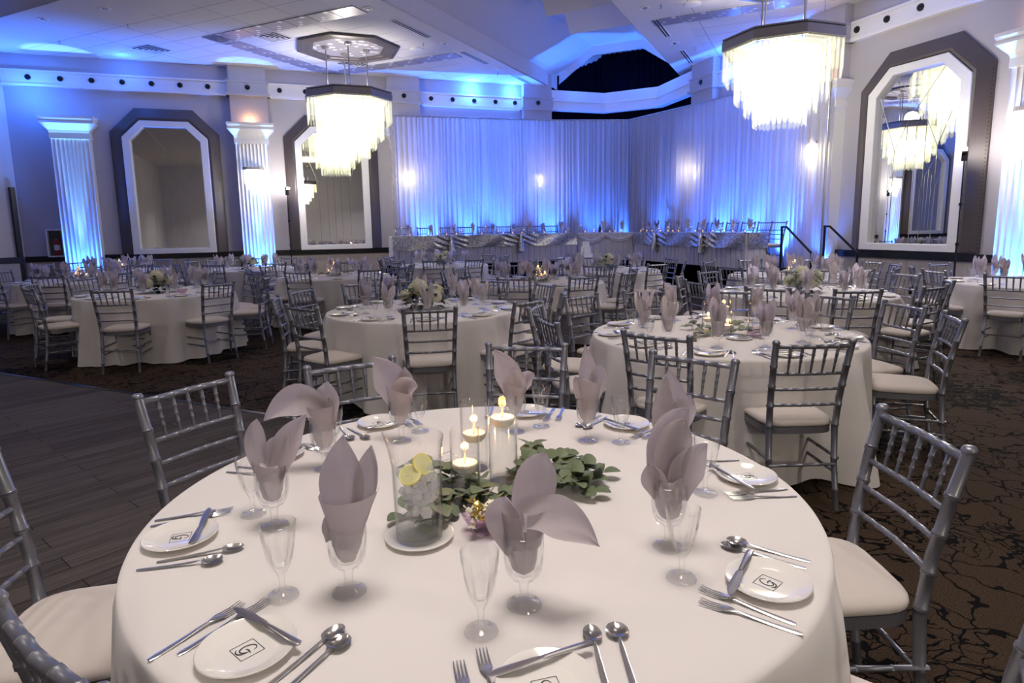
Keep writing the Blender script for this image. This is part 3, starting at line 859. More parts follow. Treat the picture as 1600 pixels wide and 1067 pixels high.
# chandeliers, origin at ceiling height
Z0 = -ZC
def ch_parts():
    ps = []
    rods = [(.42 * cos(radians(45 + 90 * k)) * 1.0, .42 * sin(radians(45 + 90 * k))) for k in range(4)]
    rods = [(.43, 0), (0, .43), (-.43, 0), (0, -.43)]
    for x, y in rods:
        bm = B(); tube(bm, [(x, y, -.05), (x, y, 4.42 + Z0)], .014, 10); ro = mesh('rod', bm, M_steel)
        bm = B(); lathe(bm, [(0, 0), (.075, 0), (.075, -.06), (.03, -.075), (0, -.075)], 16, c=(x, y, 0)); ca = mesh('rod_canopy', bm, M_steel)
        ps.append(('rod', ro, [('rod_canopy', ca)]))
    bm = B(); rows = []
    for r, z in ((.80, 4.48), (.96, 4.47), (.96, 4.45), (.93, 4.44), (.97, 4.42), (.97, 4.29), (.94, 4.28), (.94, 4.27), (.88, 4.27), (.88, 4.44), (.80, 4.45)):
        rows.append([bm.verts.new((x, y, z + Z0)) for x, y in octo(r)])
    for a, b in zip(rows, rows[1:] + rows[:1]):
        for k in range(8): bm.faces.new((a[k], a[(k + 1) % 8], b[(k + 1) % 8], b[k]))
    for k in range(2):
        a = k * pi / 2; box(bm, (0, 0, 4.44 + Z0), (1.7, .05, .03), rz=a)
    ps.append(('octagonal_crown', mesh('octagonal_crown', bm, M_grey, 0)))
    rnd = random.Random(3)
    for r, z1, z0, n in ((.90, 4.30, 3.80, 64), (.72, 4.28, 3.47, 52), (.56, 4.26, 3.27, 40), (.41, 4.24, 3.08, 30)):
        bm = B()
        for k in range(n):
            t = 2 * pi * k / n
            # strands hang on an octagonal rail
            rr = r * cos(pi / 8) / cos(((t - pi / 8) % (pi / 4)) - pi / 8) * 1.04
            crystal_bar(bm, rr * cos(t), rr * sin(t), z1 + Z0, z0 + Z0 + rnd.uniform(-.012, .012), .034, .007, t + pi / 2)
        ps.append(('crystal_tier', mesh('crystal_tier', bm, M_crystal, 0)))
    bm = B()
    for k in range(6):
        t = k * pi / 3
        bmesh.ops.create_uvsphere(bm, u_segments=10, v_segments=8, radius=.05, matrix=Matrix.Translation((.25 * cos(t), .25 * sin(t), 3.95 + Z0)))
    bmesh.ops.create_uvsphere(bm, u_segments=10, v_segments=8, radius=.06, matrix=Matrix.Translation((0, 0, 3.6 + Z0)))
    ps.append(('bulb_cluster', mesh('bulb_cluster', bm, M_bulb)))
    return ps
K_ch = Kit('chandelier', None, ch_parts())
for (x, y), lb in (((1.46, 14.66), 'tiered crystal chandelier hanging at left before the wall mirror'), ((7.74, 8.57), 'tiered crystal chandelier hanging at upper right'), ((1.0, -7.5), 'tiered crystal chandelier reflected far off in the mirror')):
    K_ch.put((x, y, ZC), 0, lb, 'chandelier', 'crystal chandeliers')
    lamp('chandelier_light', 'POINT', (x, y, 3.7), S_CH * (4 if y < 0 else 1), WARM, .22)
    lamp('chandelier_light', 'POINT', (x, y, 4.62), S_CH * .22, WARM, .2)

# track spotlights in the coffer
bm = B(); tube(bm, [(0, 0, 0), (0, 0, -.12)], .012, 8); me_ts = mesh('stem', bm, M_white)
bm = B(); tube(bm, [(-.02, 0, -.10), (.14, 0, -.26)], .055, 14); me_th = mesh('lamp_can', bm, M_white)
K_tr = Kit('track_spotlight', None, [('stem', me_ts), ('lamp_can', me_th)])
for x, y, z, rz, lb in ((5.0, 12.3, 6.34, 2.2, 'white track spotlight in the ceiling coffer, leftmost'), (5.35, 12.0, 6.5, .6, 'white track spotlight in the ceiling coffer, upper middle'), (5.9, 13.3, 6.5, 1.5, 'white track spotlight in the coffer between the baffles')):
    K_tr.put((x, y, z), rz, lb, 'spotlight', 'track spotlights')

# ------------------------------------------------------------------ stage corner
STG = .62
front = [(2.35, 15.06), (7.18, 15.06), (8.48, 14.36), (8.48, 10.0)]
def along(path, s):
    for a, b in zip(path, path[1:]):
        l = hypot(b[0] - a[0], b[1] - a[1])
        if s <= l: return (a[0] + (b[0] - a[0]) * s / l, a[1] + (b[1] - a[1]) * s / l, (b[1] - a[1]) / l, -(b[0] - a[0]) / l)
        s -= l
    a, b = path[-2], path[-1]; l = hypot(b[0] - a[0], b[1] - a[1])
    return (b[0], b[1], (b[1] - a[1]) / l, -(b[0] - a[0]) / l)
def plen(path): return sum(hypot(b[0] - a[0], b[1] - a[1]) for a, b in zip(path, path[1:]))
def pleats(path, z0, z1, wl, amp, out=0.0, step=.02, box_pleat=False, s0=0, s1=None, rows=4, gather=.6, seed=1, irr=.5):
    """hanging pleated cloth along a path"""
    rnd = random.Random(seed); L = plen(path) if s1 is None else s1
    n = max(8, int((L - s0) / step)); P = []
    ph = [rnd.uniform(0, 6.28) for _ in range(4)]
    for i in range(n + 1):
        s = s0 + (L - s0) * i / n
        x, y, nx, ny = along(path, s)
        u = s / wl * 2 * pi
        u2 = u + irr * 2.2 * sin(u * .173 + ph[0]) + irr * 1.3 * sin(u * .37 + ph[1])
        w = sin(u2) + irr * .5 * sin(u2 * .5 + ph[2]) + irr * .35 * sin(u2 * 2.1 + ph[3])
        if box_pleat:
            f = (s / wl) % 1.0; w = 1 - 2 * max(0, 1 - abs(f - .5) / .10)
        row = []
        for k in range(rows + 1):
            t = k / rows
            a = amp * (gather + (1 - gather) * t)
            sw = irr * .35 * amp * sin(u * .11 + t * 2.2 + ph[1]) * t
            row.append((x + nx * (out + w * a) + ny * sw, y + ny * (out + w * a) - nx * sw, z1 + (z0 - z1) * t))
        P.append(row)
    return P
st = link('stage_platform', None)
tag(st, 'raised stage platform with black skirting under the head tables', 'stage')
bm = B(); prism(bm, [(2.36, 15.12), (7.2, 15.12), (8.54, 14.4), (8.54, 10.02), (9.66, 10.02), (9.66, 15.6), (8.9, 16.6), (2.72, 16.6), (2.36, 16.6)], STG - .08, STG)
link('deck', mesh('deck', bm, M_dark, 0), st)
bm = B(); sheet(bm, pleats([(2.36, 16.6)] + front + [(9.64, 10.0)], .0, STG - .005, .16, .012, .0, .02, gather=1, irr=.2))
link('skirting', mesh('skirting', bm, M_stageskirt, 60), st)
# black velour behind the bulkhead, up to the ceiling
vp = [(7.2, 17.35), (9.0, 17.55), (10.35, 16.15), (10.25, 13.8)]
for i, (a, b) in enumerate(zip(vp, vp[1:])):
    bm = B(); sheet(bm, pleats([a, b], STG, 6.9, .15, .045, 0, .018, gather=.9, irr=.35, seed=i + 5, rows=3))
    o = link('stage_curtain', mesh('stage_curtain', bm, M_stagecurt, 80))
    tag(o, ['black pleated stage curtain above the bulkhead, left panel', 'black pleated stage curtain across the corner, middle panel', 'black pleated stage curtain beside the right beam, right panel'][i], 'curtain', 'black stage curtains')
# sheer pipe and drape
dpath = [(2.62, 16.42), (6.85, 16.06), (8.93, 15.5), (9.30, 13.3), (9.46, 11.8), (9.5, 9.28)]
DL = plen(dpath); ZD = 4.33
npn = 11; wpn = DL / npn
for i in range(npn):
    bm = B(); sheet(bm, pleats(dpath, STG + .01 if i < 10 else .05, ZD, .115, .036, 0, .0115, s0=max(0, i * wpn - .01), s1=min(DL, (i + 1) * wpn + .01), gather=.62, seed=20, irr=.75, rows=7))
    o = link('sheer_curtain', mesh('sheer_curtain', bm, M_sheer, 80))
    pos = ['leftmost', 'second from the left end', 'third from the left end', 'fourth from the left end', 'fifth from the left end', 'just left of the bend', 'at the bend', 'just right of the bend', 'third from the right end', 'second from the right end', 'rightmost, beside the handrails'][i]
    tag(o, 'sheer white drape panel behind the head tables, ' + pos, 'drape', 'sheer drape panels')
bm = B(); tube(bm, [(p[0], p[1], ZD + .005) for p in dpath], .019, 10); cb = link('drape_crossbar', mesh('drape_crossbar', bm, M_steel)); tag(cb, 'metal crossbar carrying the sheer drapes', 'curtain rail')
for p in (dpath[0], dpath[-1]):
    bm = B(); tube(bm, [(p[0], p[1], STG), (p[0], p[1], ZD + .02)], .02, 10); lathe(bm, [(0, .02), (.17, .015), (.18, 0), (0, 0)], 20, c=(p[0], p[1], STG))
    link('upright', mesh('upright', bm, M_steel), cb)
# gathered edge hanging at the left end
bm = B(); P = []
for k in range(90):
    z = STG + (ZD - STG) * k / 89
    P.append([(2.60 + j * .035 + .006 * sin(k * .9 + j), 16.36 + .02 * sin(k * 1.3 + j * 2.0), z) for j in range(4)])
sheet(bm, P); o = link('ruffled_edge_drape', mesh('ruffled_edge_drape', bm, M_sheer, 80)); tag(o, 'narrow ruffled white edging hanging at the left end of the drapes', 'drape')

# ------------------------------------------------------------------ head tables
ZT = 1.335
def head_table(pts, back, label, endcap=None):
    """pts: front edge a->b ; back: offset vector to the rear edge"""
    (ax, ay), (bx, by) = pts; dx, dy = back
    t = link('head_table', None); t.location = ((ax + bx + dx) / 2, (ay + by + dy) / 2, STG); tag(t, label, 'table', 'head tables on the stage')
    o = t.location
    loc = lambda x, y, z: (x - o[0], y - o[1], z - o[2])
    bm = B(); prism(bm, [(ax - o[0], ay - o[1]), (bx - o[0], by - o[1]), (bx + dx - o[0], by + dy - o[1]), (ax + dx - o[0], ay + dy - o[1])], ZT - STG - .03, ZT - STG)
    link('white_tabletop_cloth', mesh('white_tabletop_cloth', bm, M_linen, 0), t)
    path = [(ax + dx - o[0], ay + dy - o[1]), (ax - o[0], ay - o[1]), (bx - o[0], by - o[1]), (bx + dx - o[0], by + dy - o[1])]
    bm = B(); sheet(bm, pleats(path, .015, ZT - STG - .012, .15, .012, .006, .0125, box_pleat=True, gather=1, irr=0, rows=2))
    link('pleated_skirt', mesh('pleated_skirt', bm, M_skirt, 30), t)
    return t
head_table([(2.34, 15.0), (7.12, 15.0)], (0, .55), 'long head table with pleated grey skirt on the left of the stage')
head_table([(7.16, 14.99), (8.40, 14.31)], (.27, .49), 'short angled head table at the stage bend with a draped swag')
head_table([(8.42, 14.26), (8.42, 10.05)], (.5, 0), 'long head table with pleated grey skirt on the right of the stage')
def overlay(a, b, drop, label, g0=True, g1=True, satin=False, thin=None):
    """sequin cloth hung on the table front between two gathering points"""
    rnd = random.Random(int(a[0] * 100)); L = hypot(b[0] - a[0], b[1] - a[1]); dx, dy = (b[0] - a[0]) / L, (b[1] - a[1]) / L; nx, ny = dy, -dx
    n, m = max(24, int(L / .03)), 14; P = []
    for i in range(n + 1):
        s = i / n; row = []
        e = min(s if g0 else 9, 1 - s if g1 else 9) * L
        for k in range(m + 1):
            v = k / m
            if thin:
                sag = thin(s); z = ZT + .005 - sag - v * .07; w = .045 + .012 * sin(v * 9)
            else:
                ds = drop * (1 - .12 * max(0, 1 - e / .25))
                z = ZT + .005 - v * ds
                pull = max(0, 1 - e / .5)
                w = .05 + .018 * (1 - pull) * sin(s * L * 7 + v * 3) * v + .030 * pull * sin(v * 16 - s * 30)
                if e < .6: z -= .05 * sin(pi * v) * (e / .6) * pull
            ss = s
            row.append((a[0] + dx * L * ss + nx * w, a[1] + dy * L * ss + ny * w, z))
        P.append([(a[0] + dx * L * s - nx * .14, a[1] + dy * L * s - ny * .14, ZT + .004)] * 1 + row)
    bm = B(); sheet(bm, P)
    o = link('sequin_overlay', mesh('sequin_overlay', bm, M_skirt if satin else M_sequin, 60)); tag(o, label, 'table overlay', None if satin else 'sequin overlays')
    if g1 and not satin:
        bm = B()
        def wob(t, i, r, z): return (r * (1 + .25 * sin(3 * t + i * .8)), z)
        lathe(bm, [(.015, .0), (.03, -.06), (.055, -.16), (.075, -.30), (.085, -.42), (.05, -.43)], 14, c=(b[0] + nx * .09, b[1] + ny * .09, ZT), fn=wob)
        link('gathered_tail', mesh('gathered_tail', bm, M_sequin, 60), o)
overlay((2.33, 15.0), (3.74, 15.0), .34, 'flat silver sequin overlay at the left end of the head table', g0=False)
overlay((3.74, 15.0), (5.54, 15.0), .30, 'silver sequin overlay swagged left of centre on the left head table')
overlay((5.54, 15.0), (7.12, 15.0), .30, 'silver sequin overlay swagged beside the cake on the left head table', g1=False)
overlay((7.16, 14.99), (8.40, 14.31), .2, 'thin grey satin swag across the angled head table', False, False, True, thin=lambda s: .03 + .17 * abs(sin(2 * pi * s)) * (1 if s < .5 else .8))
overlay((8.42, 14.26), (8.42, 13.18), .30, 'silver sequin overlay right of the stage bend', g0=False)
overlay((8.42, 13.18), (8.42, 11.37), .31, 'silver sequin overlay swagged in the middle of the right head table')
overlay((8.42, 11.37), (8.42, 10.05), .31, 'silver sequin overlay swagged near the handrails', g1=False)
overlay((8.42, 10.045), (8.90, 10.045), .30, 'silver sequin overlay hanging over the right end of the head table', False, False)

# steps with handrails at the right end of the stage
st2 = link('stage_steps', None); tag(st2, 'black stage steps between two handrails', 'steps')
for k, (y, z) in enumerate(((9.75, .41), (9.4, .205))):
    bm = B(); box(bm, (9.34, y, z / 2), (.60, .38, z)); link('tread', mesh('tread', bm, M_dark, 0), st2)
def handrail(x, yo, lb):
    y0, y1, y2 = 9.98, 9.62 if False else 9.85, 9.05
    bm = B()
    t = link('handrail', None); t.location = (x, yo, 0); tag(t, lb, 'handrail', 'black stage handrails')
    for nm, pts in (('post', [(0, .36, .0), (0, .36, 1.44)]), ('rail', [(0, .38, 1.44), (0, .24, 1.44), (0, -.42, .95)]), ('post', [(0, -.40, .96), (0, -.40, .0)])):
        bm = B(); tube(bm, pts, .022, 8); link(nm, mesh(nm, bm, M_blackmetal), t)
handrail(9.0, 9.40, 'black metal handrail beside the right end of the head table'); handrail(9.6, 8.95, 'black metal handrail against the right wall by the mirror')

# wedding cake on its own small round table
CKX, CKY = 6.95, 14.25
# ------------------------------------------------------------------ wall fittings and stands
K = []
bm = B()
for a in ((0, -.15, 1.32, .03, .62), (0, .15, 1.32, .03, .62)): box(bm, (a[1], -.06, a[2]), (a[3], .1, a[4]))
for z in (1.02, 1.62): box(bm, (0, -.06, z), (.33, .1, .03))
me_a = mesh('cabinet_frame', bm, M_white, 0)
bm = B(); box(bm, (0, -.012, 1.32), (.28, .01, .58)); me_b = mesh('back_panel', bm, M_blackmetal, 0)
bm = B(); box(bm, (0, -.108, 1.32), (.27, .004, .57)); me_c = mesh('glass_door', bm, M_glass2, 0)
Kit('extinguisher_cabinet', None, [('cabinet_frame', me_a), ('back_panel', me_b), ('glass_door', me_c)]).put((-4.98, YB, 0), 0, 'white framed fire extinguisher cabinet left of the fluted column', 'cabinet')
bm = B(); lathe(bm, [(0, 0), (.055, .005), (.058, .02), (.058, .30), (.045, .35), (.02, .37), (0, .37)], 18); me_a = mesh('cylinder', bm, M_red)
bm = B(); lathe(bm, [(0, .37), (.02, .37), (.02, .41), (0, .41)], 10); tube(bm, [(0, 0, .40), (.07, 0, .44)], .008, 6); tube(bm, [(0, 0, .39), (.07, 0, .40)], .008, 6); tube(bm, [(-.02, 0, .39), (-.08, 0, .36), (-.075, 0, .15)], .01, 8); me_b = mesh('valve_and_hose', bm, M_blackmetal)
bm = B(); tube(bm, [(0, 0, .12), (0, 0, .24)], .0588, 18, cap=False); me_c = mesh('white_label', bm, M_white)
Kit('fire_extinguisher', None, [('cylinder', me_a), ('valve_and_hose', me_b), ('white_label', me_c)]).put((-4.96, YB - .07, 1.04), 0, 'red fire extinguisher inside the white wall cabinet', 'fire extinguisher')
bm = B(); box(bm, (0, -.004, 0), (.075, .008, .115), bev=.003); me_a = mesh('cover_plate', bm, M_plastic, 30)
bm = B()
for x in (-.016, .016):
    for z in (-.022, .022): box(bm, (x, -.0085, z), (.014, .003, .02))
me_b = mesh('sockets', bm, M_dark, 0)
Kit('power_outlet', None, [('cover_plate', me_a), ('sockets', me_b)]).put((XR - .04, 7.9, .35), -pi / 2, 'ivory power outlet on the marble dado under the right mirror', 'power outlet')
bm = B(); box(bm, (0, -.004, 0), (.06, .008, .115), bev=.003); me_a = mesh('cover_plate', bm, M_blackmetal, 30)
bm = B(); box(bm, (0, -.009, 0), (.03, .004, .07)); me_b = mesh('switch', bm, M_dark, 0)
Kit('wall_jack', None, [('cover_plate', me_a), ('switch', me_b)]).put((XR - .04, 7.71, .35), -pi / 2, 'dark wall jack plate beside the ivory outlet', 'wall plate')
# flash heads on black stands
bm = B(); tube(bm, [(0, 0, .3), (0, 0, 1.2)], .014, 8); me_a = mesh('lower_pole', bm, M_blackmetal)
bm = B(); tube(bm, [(0, 0, 1.15), (0, 0, 2.38)], .009, 8); me_b = mesh('upper_pole', bm, M_blackmetal)
bm = B()
for z in (1.17, 1.75, .32): tube(bm, [(0, 0, z - .02), (0, 0, z + .02)], .022, 8); tube(bm, [(0, 0, z), (.04, 0, z)], .008, 6)
me_c = mesh('clamps', bm, M_blackmetal)
legs = []
for k in range(3):
    t = k * 2 * pi / 3 + .4; bm = B(); tube(bm, [(0, 0, .55), (.42 * cos(t), .42 * sin(t), .012)], .010, 6); tube(bm, [(0, 0, .2), (.25 * cos(t), .25 * sin(t), .23)], .006, 6)
    legs.append(('leg', mesh('leg', bm, M_blackmetal)))
bm = B(); box(bm, (0, 0, 2.43), (.075, .05, .13), bev=.01); box(bm, (0, -.03, 2.53), (.08, .12, .06), bev=.01); me_d = mesh('flash_head', bm, M_blackmetal, 30)
bm = B(); box(bm, (0, -.092, 2.53), (.068, .004, .045)); me_e = mesh('flash_lens', bm, emit('flash_lens', (255, 250, 240), 60), 0)
K_flash = Kit('flash_stand', None, [('lower_pole', me_a), ('upper_pole', me_b), ('clamps', me_c)] + legs + [('flash_head', me_d, [('flash_lens', me_e)])])
K_flash.put((.06, 16.45, 0), radians(20), 'tall black light stand with bright flash left of the second mirror', 'light stand', 'flash stands')
K_flash.put((9.3, 6.57, 0), radians(-60), 'tall black light stand with bright flash by the right mirror', 'light stand', 'flash stands')
lamp('flash_light', 'POINT', (.1, 16.30, 2.62), S_FL, (255, 246, 236), .05)
lamp('flash_light', 'POINT', (9.16, 6.50, 2.62), S_FL2, (255, 246, 236), .05)
lamp('flash_light', 'SPOT', (9.16, 6.50, 2.60), S_FLS, (255, 246, 236), .06, aim((-8.5, -4.9, -1.6)), 75, .7)
# equipment bag on the carpet by the right stand
bm = B(); box(bm, (0, 0, .13), (.5, .3, .26), bev=.06); me_a = mesh('body', bm, M_bluebag, 60)
bm = B(); tube(bm, [(-.15, -.1, .25), (-.1, -.1, .34), (.1, -.1, .34), (.15, -.1, .25)], .012, 8); me_b = mesh('handles', bm, M_blackmetal)
Kit('equipment_bag', None, [('body', me_a), ('handles', me_b)]).put((9.15, 6.1, 0), radians(70), 'dark blue equipment bag on the carpet under the right-hand chairs', 'bag')
# added fill: unseen disk lamps over the tables and behind the camera
for x, y, z, e, s, sp in ((.45, 1.2, 5.7, .70, 1.8, 90), (2.9, 3.4, 5.7, .27, 1.2, 80), (1.2, 5.9, 5.7, .16, .5, 80), (5.4, 5.3, 5.38, .26, .5, 80), (-1.7, 9.0, 5.7, .16, .5, 80), (3.3, 8.2, 5.9, .14, .5, 80), (8.3, 4.6, 5.38, .25, .5, 80),
                       (-3.5, -2.5, 5.7, .7, .5, 110), (3.5, -3.5, 5.7, .7, .5, 110), (-4, 3.5, 5.7, .7, .5, 110), (-3.5, -9, 5.7, 2.5, .5, 110), (5, -9, 5.7, 2.5, .5, 110)):
    o = lamp('added_fill_light', 'AREA', (x, y, z), S_FILL * e, (255, 244, 237), s); o.data.shape = 'DISK'; o.data.spread = radians(sp)
# ------------------------------------------------------------------ chiavari chair, seat centre at the origin, front towards +y
def chair_kit(fine=True):
    sg = 9 if fine else 6
    parts = []
    bm = B(); n = 28; rows = []
    def outl(k, sc=1.0):
        t = 2 * pi * k / n; c, s = cos(t), sin(t)
        e = .45
        x = math.copysign(abs(c) ** e, c); y = math.copysign(abs(s) ** e, s)
        wd = .205 + .012 * y
        return x * wd * sc, y * .205 * sc
    for sc, z in ((0, .452), (.9, .452), (.985, .456), (1.0, .466), (.99, .478), (.955, .487), (.85, .494), (.6, .499), (.3, .501), (0, .502)):
        rows.append([bm.verts.new((*outl(k, sc), z)) for k in range(n)] if sc else [bm.verts.new((0, 0, z))])
    for a, b in zip(rows, rows[1:]):
        for k in range(n):
            j = (k + 1) % n
            if len(a) == 1: bm.faces.new((a[0], b[k], b[j]))
            elif len(b) == 1: bm.faces.new((a[k], a[j], b[0]))
            else: bm.faces.new((a[k], a[j], b[j], b[k]))
    parts.append(('seat_cushion', mesh('seat_cushion', bm, M_cushion, 60)))
    bm = B()
    prism(bm, [outl(k, .985) for k in range(n)], .415, .452)
    parts.append(('seat_frame', mesh('seat_frame', bm, M_silver, 40)))
    for s in (-1, 1):
        pts = [(s * .185, -.255, 0), (s * .178, -.215, .25), (s * .178, -.20, .45), (s * .184, -.215, .62), (s * .192, -.25, .80), (s * .198, -.28, .925)]
        bm = B(); ringed(bm, pts, .0175, (.12, .30, .50, .62, .74, .86), sg, 1.16, .009, lambda t: .80 + .2 * min(1, t * 2.2) if t < .5 else 1.0)
        lathe(bm, [(0, .0), (.019, .0), (.021, .006), (.019, .012), (.014, .018), (0, .02)], sg, c=(s * .198, -.28, .922))
        parts.append(('back_post', mesh('back_post', bm, M_silver, 50)))
        bm = B(); ringed(bm, [(s * .190, .185, 0), (s * .185, .175, .25), (s * .182, .17, .43)], .0165, (.28, .5, .85), sg, 1.16, .009, lambda t: .75 + .25 * t)
        parts.append(('front_leg', mesh('front_leg', bm, M_silver, 50)))
    def yb(z):
        T = [(.45, -.20), (.62, -.215), (.80, -.25), (.925, -.28)]
        for (a, ya), (b, yb_) in zip(T, T[1:]):
            if z <= b: return ya + (yb_ - ya) * (z - a) / (b - a)
        return -.28
    rl = [(.905, .195, .0125), (.755, .190, .0095), (.668, .187, .009), (.58, .184, .009)]
    sp = []
    for i, (z, hw, r) in enumerate(rl):
        bm = B(); ringed(bm, [(-hw, yb(z), z), (0, yb(z) - .012, z), (hw, yb(z), z)], r, (.15, .29, .43, .57, .71, .85) if i else (.18, .34, .5, .66, .82), sg - 2, 1.13, .005)
        if fine: parts.append(('top_rail' if i == 0 else 'back_rail', mesh('back_rail', bm, M_silver, 50)))
        else: sp.append(bm)
    for k in range(5):
        x = (k - 2) * .0595
        bm = B(); ringed(bm, [(x, yb(.76) - .011, .757), (x * 1.04, yb(.90) - .011, .902)], .0080, (.3, .5, .72), sg - 2, 1.22, .006, lambda t: .66 + .42 * t)
        if fine: parts.append(('spindle', mesh('spindle', bm, M_silver, 50)))
        else: sp.append(bm)
    if sp:
        al = B()
        for b in sp:
            tmp = bpy.data.meshes.new('t'); b.to_mesh(tmp); b.free(); al.from_mesh(tmp); bpy.data.meshes.remove(tmp)
        parts.append(('backrest', mesh('backrest', al, M_silver, 50)))
    bm = B()
    for z in (.20, .285):
        for s in (-1, 1): ringed(bm, [(s * .187, -.232, z), (s * .188, .178, z)], .0085, (.25, .5, .75), sg - 3, 1.25, .006)
    for z in (.23, .31): ringed(bm, [(-.186, .178, z), (.186, .178, z)], .0085, (.25, .5, .75), sg - 3, 1.25, .006)
    ringed(bm, [(-.18, -.225, .25), (.18, -.225, .25)], .0085, (.25, .5, .75), sg - 3, 1.25, .006)
    parts.append(('stretchers', mesh('stretchers', bm, M_silver, 50)))
    return Kit('chiavari_chair', None, parts)
K_chair = chair_kit(True); K_chair_far = chair_kit(False)

# ------------------------------------------------------------------ table linen
TZ = .76
def cloth_mesh(seed, R=.915, ztop=TZ):
    rnd = random.Random(seed); bm = B(); n = 240
    fr = [(rnd.choice((5, 7, 9, 11, 13, 16, 19, 23)), rnd.uniform(0, 6.28), rnd.uniform(.3, 1)) for _ in range(6)]
    def f(t):
        v = sum(a * sin(k * t + p + .8 * sin(2 * t + p)) for k, p, a in fr) / 1.7
        return (abs(v) ** .8) * (1 if v > 0 else -.55)
    rows = [[bm.verts.new((0, 0, ztop))]]
    for r in (.3, .6, .8): rows.append([bm.verts.new((r * R / .915 * cos(2 * pi * k / n), r * R / .915 * sin(2 * pi * k / n), ztop)) for k in range(n)])
    for r, z in ((R - .012, ztop), (R - .002, ztop - .004), (R + .003, ztop - .014)):
        rows.append([bm.verts.new((r * cos(2 * pi * k / n), r * sin(2 * pi * k / n), z)) for k in range(n)])
    for q in range(1, 13):
        t = q / 12; row = []
        for k in range(n):
            a = 2 * pi * k / n
            r = R + .008 + .035 * t + f(a) * .088 * t ** .7
            z = (ztop - .014) * (1 - t) + (.012 + .018 * max(0, -f(a))) * t
            row.append(bm.verts.new((r * cos(a), r * sin(a), z)))
        rows.append(row)
    for a, b in zip(rows, rows[1:]):
        for k in range(n):
            j = (k + 1) % n
            if len(a) == 1: bm.faces.new((a[0], b[k], b[j]))
            else: bm.faces.new((a[k], a[j], b[j], b[k]))
    return mesh('tablecloth', bm, M_linen, 60)
cloths = [cloth_mesh(s) for s in (2, 5, 11, 23)]

# ------------------------------------------------------------------ tableware
def facet(n, lo, hi, amt=1.0):
    def f(t, i, r, z):
        if lo < z < hi:
            k = cos(pi / n) / cos(((t) % (2 * pi / n)) - pi / n)
            b = min(1, (z - lo) / .012, (hi - z) / .03)
            return r * (1 - amt * b * (1 - k)), z
        return r, z
    return f
bm = B(); lathe(bm, [(0, .003), (.034, 0), (.0365, .002), (.035, .005), (.02, .010), (.0095, .017), (.0085, .03), (.0105, .05), (.014, .058), (.030, .067), (.0385, .084), (.042, .11), (.0425, .135), (.0415, .162), (.0400, .163), (.0390, .155), (.0395, .11), (.036, .088), (.026, .075), (0, .071)], 40, fn=facet(10, .045, .135, 2.2))
me_gb = mesh('water_goblet', bm, M_glass, 25)
K_gob = Kit('water_goblet', me_gb)
bm = B(); lathe(bm, [(0, .003), (.031, 0), (.0335, .002), (.032, .005), (.016, .009), (.007, .016), (.0055, .030), (.0065, .046), (.010, .056), (.017, .066), (.0245, .080), (.030, .098), (.034, .125), (.0365, .150), (.0375, .168), (.0362, .169), (.035, .150), (.0325, .125), (.0282, .10), (.0225, .083), (.013, .071), (0, .067)], 40, fn=facet(8, .05, .145, 2.6))
K_wine = Kit('wine_glass', mesh('wine_glass', bm, M_glass, 25))
bm = B(); lathe(bm, [(0, .001), (.05, .001), (.052, .0), (.056, .002), (.085, .013), (.0885, .0165), (.087, .0185), (.083, .0165), (.059, .0075), (.054, .0062), (0, .006)], 48)
me_pl = mesh('plate', bm, M_china)
bm = B(); zz = .0069
for a, b in (((-.0225, -.0225), (.0225, -.0225)), ((.0225, -.0225), (.0225, .0225)), ((.0225, .0225), (-.0225, .0225)), ((-.0225, .0225), (-.0225, -.0225))):
    tube(bm, [(a[0], a[1], zz), (b[0], b[1], zz)], .0006, 4, flat=.4)
def stroke(pts, r=.0011):
    P = []
    for i in range(len(pts) - 1):
        p0, p1, p2, p3 = pts[max(i - 1, 0)], pts[i], pts[i + 1], pts[min(i + 2, len(pts) - 1)]
        for q in range(6):
            t = q / 6
            P.append(tuple(.5 * ((2 * p1[d]) + (p2[d] - p0[d]) * t + (2 * p0[d] - 5 * p1[d] + 4 * p2[d] - p3[d]) * t * t + (3 * p1[d] - p0[d] - 3 * p2[d] + p3[d]) * t ** 3) for d in (0, 1)))
    P.append(pts[-1])
    n = len(P)
    tube(bm, [((x - .5) * .040, (y - .5) * .040, zz) for x, y in P], [r * (.45 + .9 * sin(pi * min(1, (k + 1) / n))) for k in range(n)], 5, flat=.4)
stroke([(.74, .72), (.64, .90), (.44, .92), (.27, .72), (.23, .44), (.34, .22), (.52, .20), (.66, .36), (.70, .52)])
stroke([(.44, .47), (.58, .53), (.84, .50)])
stroke([(.70, .52), (.66, .22), (.52, .04), (.30, .04), (.18, .16)])
me_mo = mesh('monogram', bm, M_ink)
K_plate = Kit('bread_plate', me_pl, [('monogram', me_mo, None, 'dark script G in a thin square')])
def handle(bm, y0, y1, w0, w1, z0=.0035, z1=.006):
    n = 12; S = []
    for i in range(n + 1):
        t = i / n
        w = w0 * (sin(pi * min(1, (t + .04) * 3)) ** .5 if t < .13 else 1) * (1 - t) ** .55 + w1 * (1 - (1 - t) ** .55)
        S.append(((0, y0 + (y1 - y0) * t, z0 + (z1 - z0) * t ** 2), max(.0008, w), .0016))
    sweep(bm, S)
bm = B(); handle(bm, -.098, .025, .0072, .0026, .002, .008)
sweep(bm, [((0, .022, .008), .0026, .0015), ((0, .034, .0075), .008, .0012), ((0, .044, .006), .0118, .0011), ((0, .054, .005), .0118, .001)])
for k in range(4):
    x = (k - 1.5) * .0064
    sweep(bm, [((x, .052, .005), .0023, .001), ((x, .075, .004), .0018, .001), ((x, .098, .0075), .0009, .0006)], 6)
me_fork = mesh('fork', bm, M_chrome)
K_fork = Kit('fork', me_fork)
